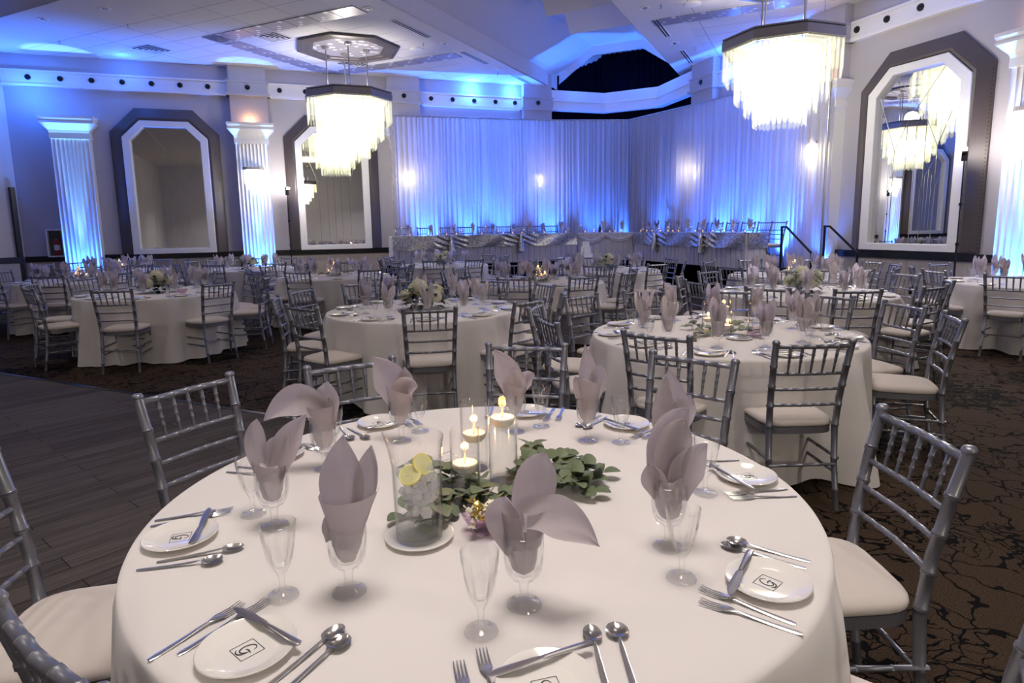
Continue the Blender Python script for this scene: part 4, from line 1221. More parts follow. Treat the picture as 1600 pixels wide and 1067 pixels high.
def spoon(hw, hl):
    bm = B(); handle(bm, -.095, .045, .0068, .0024, .002, .010)
    P = []; yc = .045 + hl
    for i in range(13):
        v = -1 + 2 * i / 12; row = []
        w = hw * sqrt(max(0, 1 - v * v)) * (1 - .08 * v) + .0015
        for j in range(9):
            u = -1 + j / 4
            d = max(0, 1 - u * u * .9) * max(0, 1 - v * v * .95)
            row.append((u * w, yc + v * hl, .0105 - .0085 * d))
        P.append(row)
    sheet(bm, P, .0011); return mesh('spoon', bm, M_chrome)
K_tea = Kit('teaspoon', spoon(.0165, .026)); K_soup = Kit('soup_spoon', spoon(.0205, .0245))
bm = B()
sweep(bm, [((0, -.10, .003), .003, .002), ((0, -.095, .003), .0085, .003), ((0, -.06, .003), .0078, .0035), ((0, -.01, .003), .0055, .0032), ((0, .0, .003), .005, .003)])
sweep(bm, [((0, .0, .003), .005, .0014), ((0, .012, .003), .0075, .0010), ((-.001, .05, .003), .0095, .0008), ((-.002, .085, .003), .0095, .0007), ((-.0035, .105, .003), .004, .0006)])
K_knife = Kit('butter_knife', mesh('butter_knife', bm, M_steel))

# napkins: bezier petals rising out of a crumpled core, z = 0 at the glass rim
def petal(bm, base, ctrl, tip, w, nrm=(0, -1, 0), cup=.35, rnd=.0, w0=.6, th=.0014):
    b, c, t = V(base), V(ctrl), V(tip); nrm = V(nrm).normalized(); P = []
    for i in range(15):
        v = i / 14
        p = b * (1 - v) ** 2 + c * 2 * v * (1 - v) + t * v * v
        d = ((c - b) * (1 - v) + (t - c) * v)
        d = d.normalized() if d.length > 1e-6 else V((0, 0, 1))
        s = d.cross(nrm).normalized(); nn = s.cross(d).normalized()
        prof = (w0 + (1 - w0) * min(1, v / .45)) if v < .45 else max(0, 1 - ((v - .45) / .55) ** (1.5 + 3 * rnd))
        ww = w * prof + .0006
        row = []
        for j in range(9):
            u = -1 + j / 4
            row.append(p + s * (u * ww) + nn * (cup * ww * u * u - cup * ww * .4 + .0022 * sin(9 * v + 5 * u)))
        P.append(row)
    sheet(bm, P, th)
def wrap(bm, a0, a1, r0, z0, r1, zt, zs=0.0, th=.0014, lean=(0, 0)):
    """collar: part of a cone, from below the rim (r0, z0) flaring to r1 at height zt (+zs*sin)"""
    P = []
    for i in range(25):
        a = radians(a0 + (a1 - a0) * i / 24); row = []
        for j in range(9):
            v = j / 8
            z1 = zt + zs * sin(a - pi / 2) * 1.0
            r = r0 + (r1 - r0) * v ** 1.3
            row.append((r * cos(a) + lean[0] * v, r * sin(a) + lean[1] * v, z0 + (z1 - z0) * v))
        P.append(row)
    sheet(bm, P, th)
def core(bm, seed):
    rnd = random.Random(seed); ph = rnd.uniform(0, 6)
    def fn(t, i, r, z): return r * (1 - .22 * abs(sin(2.5 * t + ph + z * 20)) - .05 * sin(9 * t + ph)), z
    lathe(bm, [(0, -.085), (.014, -.083), (.024, -.074), (.033, -.05), (.0365, -.02), (.0365, .004), (.030, .016), (.018, .01), (0, .0)], 36, fn=fn)
def nap(fn, seed):
    bm = B(); core(bm, seed); fn(bm); return Kit('cloth_napkin', mesh('cloth_napkin', bm, M_napkin, 50))
def generic(seed):
    def f(bm):
        rnd = random.Random(seed)
        n = rnd.choice((4, 5, 5))
        for k in range(n):
            a = 2 * pi * k / n + rnd.uniform(-.5, .5)
            u = V((cos(a), sin(a), 0)); h = rnd.uniform(.10, .17); o = rnd.uniform(.02, .075)
            petal(bm, u * .012 + V((0, 0, -.03)), u * (.02 + o * .3) + V((0, 0, h * .55)), u * o + V((0, 0, h)), rnd.uniform(.026, .042), u, rnd.uniform(.3, .7), rnd.uniform(0, .5), .65)
        a = rnd.uniform(0, 360)
        wrap(bm, a, a + rnd.uniform(160, 230), .034, -.02, rnd.uniform(.046, .058), rnd.uniform(.03, .055), .02)
    return f
naps = [nap(generic(s), s) for s in (3, 8, 14, 21, 33)]
def n1(bm):
    petal(bm, (-.012, 0, -.03), (-.045, .0, .06), (-.030, .01, .135), .026, (.25, -1, 0), .8, .8, .5)
    petal(bm, (.0, .015, -.03), (.0, .02, .05), (.015, .015, .085), .022, (-.3, -1, 0), .6, .5)
    petal(bm, (.010, .0, -.03), (.045, -.005, .06), (.100, .005, .146), .044, (-.55, -1, 0), .6, .15, .55)
    petal(bm, (.012, -.012, -.02), (.035, -.02, .05), (.062, -.01, .10), .024, (-.5, -1, .1), .55, .2)
    wrap(bm, 185, 355, .036, -.02, .043, .024, .010)
def n2(bm):
    petal(bm, (.0, .012, -.03), (-.012, .018, .10), (.006, .0, .195), .047, (.1, -1, 0), .45, .12, .55)
    petal(bm, (.02, .01, -.02), (.06, .015, .08), (.058, .02, .165), .030, (-.5, -1, 0), .8, .4)
    wrap(bm, 170, 372, .030, -.045, .062, .072, -.004, lean=(.012, -.004))
    petal(bm, (-.026, -.02, -.03), (-.02, -.025, .0), (-.03, -.022, .035), .018, (.3, -1, 0), .3, .5)
def n3(bm):
    petal(bm, (.008, .01, -.02), (.018, .02, .09), (.046, .0, .172), .042, (-.15, -1, .15), .4, .9, .7)
    petal(bm, (.0, -.025, .045), (.060, -.045, .085), (.150, -.035, -.012), .044, (.05, -.75, .75), .35, .1, .5)
    petal(bm, (-.010, -.01, -.03), (-.045, -.02, .04), (-.035, -.02, .09), .036, (-.3, -1, 0), .8, .9, .6)
    wrap(bm, 190, 268, .036, -.02, .040, .055, 0, lean=(-.004, -.004)); wrap(bm, 274, 350, .036, -.02, .040, .06, 0, lean=(.006, -.006))
    petal(bm, (.03, .01, .0), (.05, .02, .05), (.075, .01, .055), .03, (.2, -1, .3), .3, .5)
def n4(bm):
    petal(bm, (-.012, .014, -.03), (-.030, .018, .13), (.045, .012, .185), .044, (-.1, -1, 0), .5, .5, .6)
    petal(bm, (-.002, -.004, -.03), (-.012, -.008, .12), (.035, -.004, .162), .042, (.0, -1, 0), .5, .6, .6)
    petal(bm, (.016, -.012, -.03), (.026, -.02, .06), (.085, -.006, .105), .040, (-.15, -1, 0), .35, .15, .6)
    petal(bm, (-.02, -.012, -.02), (-.04, -.02, .02), (-.052, -.01, .060), .030, (-.4, -1, 0), .7, .4)
    petal(bm, (.0, -.03, -.04), (.0, -.036, .0), (.024, -.032, .03), .022, (0, -1, 0), .3, .2)
def n5(bm):
    petal(bm, (-.005, 0, -.03), (-.025, 0, .08), (-.006, 0, .175), .044, (.5, -1, 0), .3, .05, .6)
    petal(bm, (.012, 0, -.03), (.03, 0, .08), (.006, .01, .19), .05, (-.5, -1, 0), .3, .05, .6)
    petal(bm, (.02, .0, -.03), (.05, .01, .06), (.07, .0, .11), .035, (-.3, -1, 0), .4, .4)
    wrap(bm, 180, 360, .035, -.02, .050, .03, .01)
def n6(bm):
    petal(bm, (.0, .01, -.03), (.006, .012, .10), (-.010, .01, .20), .034, (0, -1, 0), .35, .0, .75)
    petal(bm, (.014, .01, -.02), (.05, .01, .08), (.040, .01, .125), .03, (-.3, -1, 0), .5, .5)
    petal(bm, (-.0, -.012, .075), (-.018, -.03, .055), (-.045, -.026, .010), .036, (0, -1, .3), .2, .2)
    wrap(bm, 200, 350, .034, -.03, .047, .075, .01)
    petal(bm, (-.02, .0, .02), (-.04, .0, .06), (-.045, .0, .085), .018, (.2, -1, 0), .5, .3)
def n7(bm):
    petal(bm, (.0, .0, -.03), (-.02, .0, .09), (-.075, .0, .165), .050, (.2, -1, 0), .3, .05, .6)
    petal(bm, (.01, .0, -.02), (.03, .0, .07), (.075, .0, .06), .03, (0, -1, 0), .7, .7)
    petal(bm, (.0, -.02, -.02), (.0, -.03, .04), (.015, -.02, .095), .036, (0, -1, 0), .25, .5)
    wrap(bm, 180, 360, .034, -.02, .045, .03, .01)
def n8(bm):
    petal(bm, (.0, .012, -.03), (-.02, .015, .08), (-.092, .01, .160), .062, (.15, -1, 0), .35, .1, .6)
    petal(bm, (.01, -.004, -.03), (-.01, -.02, .07), (.07, -.015, .055), .040, (0, -1, .2), .7, .8, .7)
    petal(bm, (.01, .01, -.02), (.03, .015, .06), (.02, .01, .12), .035, (-.3, -1, 0), .4, .3)
    wrap(bm, 190, 350, .034, -.05, .050, .045, .02)
def n9(bm):
    petal(bm, (.01, -.012, .03), (-.06, -.03, .14), (-.185, -.01, .012), .052, (0, -1, .45), .5, .1, .6)
    petal(bm, (.01, .01, -.02), (.02, .012, .08), (.022, .005, .135), .044, (-.2, -1, 0), .4, .3, .7)
    petal(bm, (-.02, .01, .0), (-.05, .01, .08), (-.07, .01, .10), .03, (.3, -1, 0), .6, .4)
    wrap(bm, 185, 360, .036, -.02, .046, .06, 0)
    petal(bm, (.022, -.01, .0), (.034, -.015, .05), (.03, -.01, .09), .028, (-.3, -1, 0), .4, .3)
K_nap1 = [nap(f, 60 + i) for i, f in enumerate((n1, n2, n3, n4, n5, n6, n7, n8, n9))]

# ------------------------------------------------------------------ candle vases, greenery, flowers
def vase_kit(h, water):
    bm = B(); lathe(bm, [(0, .0), (.042, 0), (.044, .003), (.044, h), (.0425, h + .001), (.0415, h - .002), (.0415, .012), (0, .010)], 36); a = mesh('cylinder_vase', bm, M_glass2)
    bm = B(); lathe(bm, [(0, .0125), (.041, .0125), (.041, water), (.0, water)], 32); b = mesh('water', bm, M_water)
    return Kit('cylinder_vase', a, [('water', b)])
K_vases = {k: vase_kit(h, w) for k, h, w in (('tall', .265, .178), ('mid', .225, .095), ('short', .195, .062))}
bm = B(); lathe(bm, [(0, 0), (.026, .002), (.036, .012), (.039, .024), (.036, .0285), (.028, .027), (.01, .024), (0, .024)], 28); me_a = mesh('wax', bm, M_wax)
bm = B(); tube(bm, [(0, 0, .022), (.001, 0, .034)], .0012, 5); me_b = mesh('wick', bm, M_black)
bm = B(); lathe(bm, [(0, .030), (.0026, .033), (.0036, .038), (.0028, .045), (.0011, .053), (0, .058)], 12); me_c = mesh('flame', bm, M_flame)
K_fc = Kit('floating_candle', me_a, [('wick', me_b), ('flame', me_c)])
bm = B(); lathe(bm, [(0, 0), (.024, 0), (.028, .004), (.031, .045), (.029, .046), (.026, .006), (0, .004)], 18); me_a = mesh('glass_cup', bm, M_glass2)
bm = B(); lathe(bm, [(0, .004), (.0255, .005), (.027, .026), (0, .026)], 14); me_b = mesh('wax', bm, M_wax)
bm = B(); lathe(bm, [(0, .027), (.006, .034), (.007, .042), (0, .060)], 10); me_c = mesh('flame', bm, M_flame)
K_vot = Kit('votive_candle', me_a, [('wax', me_b), ('flame', me_c)])

def leaf(bm, p, d, up, l, w, roundy=True, bend=.25):
    d, up = V(d).normalized(), V(up); s = d.cross(up).normalized(); n = s.cross(d).normalized(); P = []
    for i in range(7):
        v = i / 6; ww = w * (sin(pi * (.06 + .92 * v)) ** (.6 if roundy else .9))
        P.append([V(p) + d * (l * v) + s * (u * ww) + n * (.25 * ww * u * u - bend * l * v * v) for u in (-1, 0, 1)])
    sheet(bm, P)
def sprig(seed, L=.22, nl=15, sz=.030):
    rnd = random.Random(seed); pts = []
    for i in range(9):
        t = i / 8; pts.append(V((L * t, .03 * sin(3 * t + seed), .008 + .045 * sin(pi * t * .9) * (.4 + .6 * rnd.random()))))
    bm = B(); tube(bm, pts, [.0022 * (1 - .6 * i / 8) for i in range(9)], 5); a = mesh('stem', bm, M_stem)
    bm = B()
    for k in range(nl):
        t = (k + .5) / nl; q = pts[int(t * 8)]
        ang = (1 if k % 2 else -1) * rnd.uniform(.6, 1.4)
        d = V((cos(ang), sin(ang), rnd.uniform(.0, .7)))
        leaf(bm, q, d, (rnd.uniform(-.5, .5), rnd.uniform(-.5, .5), 1), sz * rnd.uniform(1.3, 2.0), sz * rnd.uniform(.7, 1.05))
    leaf(bm, pts[-1], (1, 0, .3), (0, 0, 1), sz * 1.6, sz * .8)
    return Kit('eucalyptus_sprig', None, [('stem', a), ('leaves', mesh('leaves', bm, M_leaf, 60))])
K_spr3 = [sprig(s) for s in (1, 4, 9)]
def flower_kit(seed):
    rnd = random.Random(seed); ps = []
    bm = B(); lathe(bm, [(0, 0), (.06, 0), (.085, .03), (.09, .09), (.082, .09), (.075, .03), (0, .01)], 24); ps.append(('bowl', mesh('bowl', bm, M_glass2)))
    for (x, y, z, r) in ((-.10, -.05, .16, .078), (.02, .06, .21, .082), (.10, -.06, .17, .08), (-.02, -.12, .12, .062), (-.14, .08, .13, .065), (.15, .07, .13, .062)):
        bm = B(); bmesh.ops.create_uvsphere(bm, u_segments=14, v_segments=9, radius=r * .86, matrix=Matrix.Translation((x, y, z)))
        for k in range(80):
            g = k * 2.399963; c = 1 - 2 * (k + .5) / 80 * .80; s = sqrt(1 - c * c)
            n = V((s * cos(g), s * sin(g), c)); p = V((x, y, z)) + n * r * rnd.uniform(.93, 1.05)
            t1 = n.orthogonal().normalized(); t2 = n.cross(t1); a0 = rnd.uniform(0, 1.5); w = .012
            for q in range(4):
                a = a0 + q * pi / 2; d = t1 * cos(a) + t2 * sin(a); e = t1 * cos(a + pi / 2) + t2 * sin(a + pi / 2)
                quad(bm, p, p + (d + e * .55) * w + n * .003, p + d * w * 1.7 + n * .001, p + (d - e * .55) * w + n * .003)
        ps.append(('hydrangea_bloom', mesh('hydrangea_bloom', bm, M_petal, 30)))
    for (x, y, z) in ((.06, -.15, .11), (.17, -.02, .10), (-.16, -.06, .09)):
        bm = B()
        for k in range(9):
            a = k * 2.4; r = .008 + .003 * k; u = V((cos(a), sin(a), 0)); b = V((x, y, z))
            petal(bm, b + u * .004, b + u * r * 1.5 + V((0, 0, .02)), b + u * r + V((0, 0, .048 - .001 * k)), .017, u, .6, .8, .7, .0008)
        ps.append(('white_rose', mesh('white_rose', bm, M_rose, 60)))
    bm = B()
    for k in range(130):
        a = rnd.uniform(0, 2 * pi); r = rnd.uniform(.06, .20); z = rnd.uniform(.02, .25) * (1 - r * 1.2)
        leaf(bm, (r * cos(a), r * sin(a), z + .01), (cos(a), sin(a), rnd.uniform(-.35, .7)), (0, 0, 1), rnd.uniform(.06, .10), rnd.uniform(.018, .03), False)
    ps.append(('foliage', mesh('foliage', bm, M_leafd, 60)))
    return Kit('flower_centrepiece', None, ps)
K_flow = [flower_kit(3), flower_kit(8)]

# ------------------------------------------------------------------ water pitcher, saucer, sweets
bm = B()
def spout(t, i, r, z):
    if z > .19:
        k = max(0, cos(t - pi)) ** 6 * (z - .19) / .075
        return r * (1 + .30 * k), z + .010 * k
    return r, z
lathe(bm, [(0, .0), (.052, .0), (.057, .004), (.058, .03), (.060, .10), (.062, .19), (.065, .235), (.068, .262), (.0665, .264), (.063, .235), (.060, .19), (.058, .10), (.0555, .03), (.052, .016), (0, .014)], 44, fn=spout)
me_a = mesh('glass_jug', bm, M_jug)
bm = B(); tube(bm, [(.063, 0, .212), (.086, 0, .222), (.110, 0, .208), (.119, 0, .172), (.114, 0, .130), (.096, 0, .085), (.074, 0, .06), (.056, 0, .052)], [.010, .010, .009, .0085, .0085, .0085, .009, .010], 10); me_b = mesh('handle', bm, M_jug)
bm = B(); lathe(bm, [(0, .0155), (.051, .017), (.055, .03), (.0575, .10), (.0592, .185), (.0595, .192), (0, .192)], 36); me_c = mesh('water', bm, M_water)
K_pit = Kit('water_pitcher', None, [('glass_jug', me_a), ('handle', me_b), ('water', me_c)])
bm = B(); rnd = random.Random(5)
for k in range(70):
    a, r, z = rnd.uniform(0, 6.28), sqrt(rnd.random()) * .044, rnd.uniform(.075, .184)
    box(bm, (r * cos(a), r * sin(a), z), (rnd.uniform(.014, .022),) * 3, rot=Matrix.Rotation(rnd.uniform(0, 3), 3, V((rnd.random(), rnd.random(), rnd.random() + .01))), bev=.003)
K_ice = Kit('crushed_ice', mesh('crushed_ice', bm, M_ice, 30))
bm = B(); lathe(bm, [(0, -.0025), (.024, -.0025), (.024, .0025), (0, .0025)], 24); me_a = mesh('flesh', bm, M_lemon)
bm = B(); lathe(bm, [(.024, -.003), (.0275, -.003), (.0275, .003), (.024, .003), (.024, -.003)], 24); me_b = mesh('rind', bm, M_lemonrind)
K_lem = Kit('lemon_slice', None, [('flesh', me_a), ('rind', me_b)])
bm = B(); lathe(bm, [(0, .001), (.055, .0), (.06, .002), (.082, .009), (.086, .013), (.083, .014), (.06, .007), (.05, .005), (0, .005)], 40); K_sau = Kit('saucer', mesh('saucer', bm, M_china))
bm = B()
def flu(t, i, r, z):
    k = z / .06
    return r * (1 + .035 * sin(24 * t) * k), z + .004 * sin(12 * t) * k * k
lathe(bm, [(0, .0), (.026, 0), (.030, .004), (.045, .02), (.056, .042), (.061, .056), (.0585, .057), (.053, .043), (.042, .023), (.027, .008), (0, .006)], 96, fn=flu)
K_bowl = Kit('cut_glass_bowl', mesh('cut_glass_bowl', bm, M_glassp, 30))
def candy(m):
    bm = B(); box(bm, (0, 0, 0), (.026, .017, .012), bev=.003)
    for s in (-1, 1):
        P = [[(s * (.013 + .011 * i / 3), (j - 3) / 3 * (.004 + .009 * i / 3), .003 * (j % 2) * (i / 3)) for j in range(7)] for i in range(4)]
        sheet(bm, P)
    return Kit('wrapped_candy', mesh('wrapped_candy', bm, m, 30))
K_cg, K_cw = candy(M_gold), candy(M_candyw)
bm = B(); lathe(bm, [(0, 0), (.016, 0), (.017, .004), (.010, .05), (.007, .068), (.009, .073), (.006, .082), (0, .084)], 14); me_a = mesh('shaker', bm, plain('olive_shaker', (112, 98, 62), .3, metal=.3)); K_shk = Kit('tapered_shaker', me_a)
bm = B(); lathe(bm, [(0, 0), (.018, 0), (.019, .003), (.016, .055), (0, .057)], 14); me_a = mesh('body', bm, M_china)
bm = B(); lathe(bm, [(.016, .055), (.0165, .066), (.01, .072), (0, .073)], 14); K_salt = Kit('salt_shaker', None, [('body', me_a), ('cap', mesh('cap', bm, M_chrome))])
# ------------------------------------------------------------------ laying the tables
PH = ['at the near side', 'at the near right', 'right, toward the front,', 'at the right side', 'right, toward the back,', 'at the far right',
      'at the far side', 'at the far left', 'left, toward the back,', 'at the left side', 'left, toward the front,', 'at the near left']
def phrases(cx, cy, angs):
    cam_a = math.degrees(atan2(-cy, -cx)); used = {}; res = []
    order = sorted(range(len(angs)), key=lambda i: abs((((angs[i] - cam_a + 180) % 360 - 180) / 30) - round(((angs[i] - cam_a + 180) % 360 - 180) / 30)))
    out = [None] * len(angs)
    for i in order:
        k = (((angs[i] - cam_a) % 360) / 30)
        for b in sorted(range(12), key=lambda b: min((k - b) % 12, (b - k) % 12)):
            if b not in used: used[b] = 1; out[i] = PH[b]; break
    return out
rnd = random.Random(77)
def chair(cx, cy, th, r, desc, ph, kit, group):
    a = radians(th); x, y = cx + r * cos(a), cy + r * sin(a)
    kit.put((x, y, 0), a + pi / 2 + rnd.uniform(-.06, .06), 'silver chiavari chair %s of %s' % (ph.rstrip(','), desc), 'chair', group)
def setting(cx, cy, th, desc, ph, full, napkit, ncam=None, wine_da=None):
    a = radians(th); ur = V((cos(a), sin(a), 0)); inn = -ur; lf = V((sin(a), -cos(a), 0)); ph = ph.rstrip(',')
    tail = '%s of %s' % (ph, desc); rz0 = a + pi / 2; o = V((cx, cy, TZ)) + ur * .80
    j = lambda s: rnd.uniform(-s, s)
    W = lambda l, i, z=0.0: o + lf * l + inn * i + V((0, 0, z))
    g = 'on ' + desc
    if full > 0:
        K_plate.put(W(j(.008), j(.008), .001), rz0 + j(.2), 'white monogrammed bread plate ' + tail, 'plate', 'bread plates ' + g)
    if full > 1:
        K_fork.put(W(.105 + j(.006), .02 + j(.012), .0), rz0 + j(.10), 'inner dinner fork ' + tail, 'fork', 'forks ' + g)
        K_fork.put(W(.138 + j(.006), .005 + j(.012), .0), rz0 + j(.10), 'outer dinner fork ' + tail, 'fork', 'forks ' + g)
        K_knife.put(W(.01 + j(.012), .052 + j(.008), .0185), rz0 + pi / 2 + j(.22), 'butter knife ' + tail, 'knife', 'butter knives ' + g)
        K_tea.put(W(-.104 + j(.006), .055 + j(.015), .0), rz0 + j(.14), 'inner oval teaspoon ' + tail, 'spoon', 'spoons ' + g)
        K_soup.put(W(-.143 + j(.006), .035 + j(.015), .0), rz0 + j(.16), 'outer round soup spoon ' + tail, 'spoon', 'spoons ' + g)
    wv = W(.09 + j(.008), .165 + j(.012)); 
    K_wine.put(wv, rnd.uniform(0, 6), 'empty wine glass ' + tail, 'wine glass', 'wine glasses ' + g)
    gv = W(-.015 + j(.012), .237 + j(.012))
    K_gob.put(gv, rnd.uniform(0, 6), 'water goblet holding napkin ' + tail, 'goblet', 'water goblets ' + g)
    napkit.put(gv + V((0, 0, .158)), -YAW if ncam else rnd.uniform(0, 6.28), 'folded grey napkin ' + tail, 'napkin', 'folded napkins ' + g)
def candle_trio(cx, cy, desc, offs):
    for (dx, dy, k, f), nm in zip(offs, ('tallest', 'shortest', 'middle-height')):
        K_vases[k].put((cx + dx, cy + dy, TZ), 0, '%s glass cylinder vase with water on %s' % (nm, desc), 'vase', 'cylinder vases on ' + desc)
        K_fc.put((cx + dx, cy + dy, TZ + f - .012), rnd.uniform(0, 6), 'lit floating candle in the %s vase on %s' % (nm, desc), 'candle', 'floating candles on ' + desc)
        lamp('candle_light', 'POINT', (cx + dx, cy + dy, TZ + f + .045), .28, (255, 186, 110), .012)
def greens(cx, cy, desc, lst):
    for i, (dx, dy, rz, k) in enumerate(lst):
        K_spr3[k].put((cx + dx, cy + dy, TZ + .002), rz, 'eucalyptus sprig %s the candle vases on %s' % (('left of', 'in front of', 'right of', 'behind', 'under', 'between')[i % 6], desc), 'greenery', 'eucalyptus on ' + desc)
TRIO = [(.0, .0, 'tall', .178), (-.10, -.03, 'short', .062), (-.03, .10, 'mid', .095)]

E10 = lambda b: [b + 36 * k for k in range(10)]
# name: centre, chair angles (deg, seat radius), setting angles, cloth, centrepiece, chair detail
TABLES = [
 ('the foreground table', (.493, 1.672), [(130.2, 1.12), (102.1, .97), (64.4, 1.17), (29.8, 1.14), (-17, 1.02), (170, 1.10), (-57, 1.02), (-145, .80)], [178.4, 136.6, 104.3, 60.1, 29.3, -13.5, -57.1, -98.8, -140.2], 0, 'candle1', 2),
 ('the big right candle table', (2.869, 3.633), [(-145, .88), (-108, .98), (-40, 1.12), (-12, 1.12), (14, 1.12), (50, 1.1), (82, 1.12), (112, 1.12), (143, 1.1), (174, 1.02)], [-166, -134, -102, -66, -40, -8, 26, 60, 94, 128, 162], 1, 'candle', 2),
 ('the centre flower table', (1.199, 5.936), [(-100.8, 1.02), (-148, 1.05), (-60, 1.05), (-28, 1.05), (8, 1.08), (44, 1.08), (80, 1.08), (110, 1.08), (146, 1.08), (178, 1.06)], E10(-100), 2, 'flower', 2),
 ('the left flower table', (-1.637, 9.124), [(-99.6, 1.1), (-53, 1.08), (-148, 1.08), (172.7, 1.12), (14, 1.08), (36, 1.08), (72, 1.08), (106, 1.08), (140, 1.1), (-12, 1.1)], E10(-97), 3, 'flower', 2),
 ('the central rear candle table', (3.28, 8.16), [(t, 1.08) for t in E10(-90)], E10(-90), 0, 'candle', 2),
 ('the right flower table', (5.34, 5.42), [(t, 1.06) for t in E10(-114)], E10(-96), 1, 'flower', 2),
 ('the candle table below the second mirror', (.70, 10.9), [(-116, 1.05), (-69, 1.05), (-150, 1.05), (179, 1.05), (-38, 1.05), (0, 1.05), (36, 1.05), (72, 1.05), (108, 1.05), (144, 1.05)], E10(-90), 2, 'candle', 1),
 ('the flower table by the sconce column', (-.81, 13.91), [(t, 1.05) for t in (-114, -64, -20, 16, 52, 88, 124, 150, -158)], E10(-92), 3, 'flower', 1),
 ('the flower table at the stage foot', (3.05, 12.85), [(t, 1.05) for t in (-114, -79, -147, 178, -40, -5, 30, 66, 102, 140)], E10(-92), 0, 'flower', 1),
 ('the flower table before the wedding cake', (5.16, 9.68), [(t, 1.03) for t in (-79, -126, -160, 166, -36, 0, 36, 72, 108, 140)], E10(-100), 1, 'flower', 1),
 ('the left rear candle table', (-3.3, 12.2), [(t, 1.06) for t in (-92, -55, -128, -165, 158, 122, 80, 45, 10, -22)], E10(-92), 2, 'candle', 1),
 ('the candle table below the first mirror', (-3.3, 14.9), [(t, 1.02) for t in (-100, -60, -140, 175, 20, 60, 100, 140)], E10(-90), 3, 'candle', 1),
 ('the candle table by the handrails', (7.0, 7.3), [(t, 1.04) for t in (-100, -64, -136, -172, 152, 116, 80, 40, -8, -32)], E10(-92), 0, 'candle', 1),
 ('the table at the right edge', (8.52, 5.05), [(161, .95), (-161, .98), (125, 1.0), (-125, 1.02), (88, .95), (-88, 1.02)], E10(180), 1, 'none', 1),
]
for ti, (desc, (cx, cy), chs, sts, cl, cp, fine) in enumerate(TABLES):
    o = link('tablecloth', cloths[cl]); o.location = (cx, cy, 0); o.rotation_euler.z = ti * 1.7
    tag(o, 'white floor-length cloth over ' + desc.replace('the ', 'the round ', 1), 'tablecloth', 'white round tablecloths')
    ph = phrases(cx, cy, [c[0] for c in chs])
    for (th, r), p in zip(chs, ph):
        if ti == 0: chair(cx, cy, th, r, desc, p, K_chair, 'chairs around ' + desc)
        else: chair(cx, cy, th + rnd.uniform(-2, 2), r + rnd.uniform(-.02, .02), desc, p, K_chair if fine > 1 else K_chair_far, 'chairs around ' + desc)
    ph = phrases(cx, cy, sts)
    T1N = [0, 8, 7, 6, 5, 4, 3, 2, 1]
    for i, (th, p) in enumerate(zip(sts, ph)):
        nk = K_nap1[T1N[i]] if ti == 0 else rnd.choice(naps)
        setting(cx, cy, th, desc, p, 2 if fine > 1 else 1, nk, ncam=(ti == 0))
    if cp == 'flower':
        K_flow[ti % 2].put((cx, cy, TZ), ti * 1.3, 'white hydrangea and rose centrepiece with dark leaves on ' + desc, 'flower arrangement', 'flower centrepieces')
    elif cp == 'candle':
        a = ti * .9; R2 = lambda x, y: (x * cos(a) - y * sin(a), x * sin(a) + y * cos(a))
        candle_trio(cx, cy, desc, [(*R2(x, y), k, f) for x, y, k, f in TRIO])
        greens(cx, cy, desc, [(.05 * cos(t), .05 * sin(t), t, k) for t, k in ((-.4 + a, 0), (1.2 + a, 1), (2.6 + a, 2), (4.2 + a, 0))])
# foreground centrepiece
D1 = 'the foreground table'
candle_trio(0, 0, D1, [(.577, 1.736, 'tall', .190), (.449, 1.706, 'short', .075), (.525, 1.87, 'mid', .105)])
greens(0, 0, D1, [(.45, 1.66, 3.6, 0), (.50, 1.70, 5.0, 1), (.62, 1.68, 5.6, 2), (.62, 1.74, .15, 0), (.56, 1.66, 5.2, 2), (.60, 1.74, .8, 1)])
for dx, dy, rz, k, lb in ((.60, 1.66, 5.9, 1, 'eucalyptus sprig beside the sweets bowl on the foreground table'), (.44, 1.66, 4.1, 2, 'eucalyptus sprig next to the pitcher handle on the foreground table'), (.62, 1.64, .45, 2, 'eucalyptus sprig reaching right behind the napkin on the foreground table'),
                          (.50, 1.76, 2.6, 0, 'eucalyptus sprig lying behind the shortest vase on the foreground table'), (.66, 1.70, 5.9, 1, 'eucalyptus sprig right of the tallest vase on the foreground table'), (.52, 1.75, 3.4, 1, 'eucalyptus sprig between the two shorter vases on the foreground table')):
    K_spr3[k].put((dx, dy, TZ + .003), rz, lb, 'greenery', 'eucalyptus on the foreground table')
def pitcher(x, y, rz, desc, detail=True):
    K_sau.put((x, y, TZ), 0, 'white saucer under the water pitcher on ' + desc, 'saucer')
    z = TZ + .0055
    K_pit.put((x, y, z), rz, 'clear glass water pitcher with handle on ' + desc, 'pitcher')
    if detail:
        o = K_ice.put((x, y, z), 0, 'crushed ice floating in the water pitcher on ' + desc, 'ice'); o['kind'] = 'stuff'
        K_lem.put((x + .012, y - .012, z + .194), 0, 'upright lemon slice floating in the pitcher on ' + desc, 'lemon slice', 'lemon slices', rot=(1.0, .2, .4))
        K_lem.put((x - .022, y - .025, z + .176), 0, 'tilted lemon slice under the surface in the pitcher on ' + desc, 'lemon slice', 'lemon slices', rot=(.5, -.5, .2))
pitcher(.265, 1.475, -.62, D1)
bx, by = .432, 1.452
K_bowl.put((bx, by, TZ), 0, 'lilac cut glass bowl of wrapped sweets beside the pitcher', 'bowl')
r5 = random.Random(12)
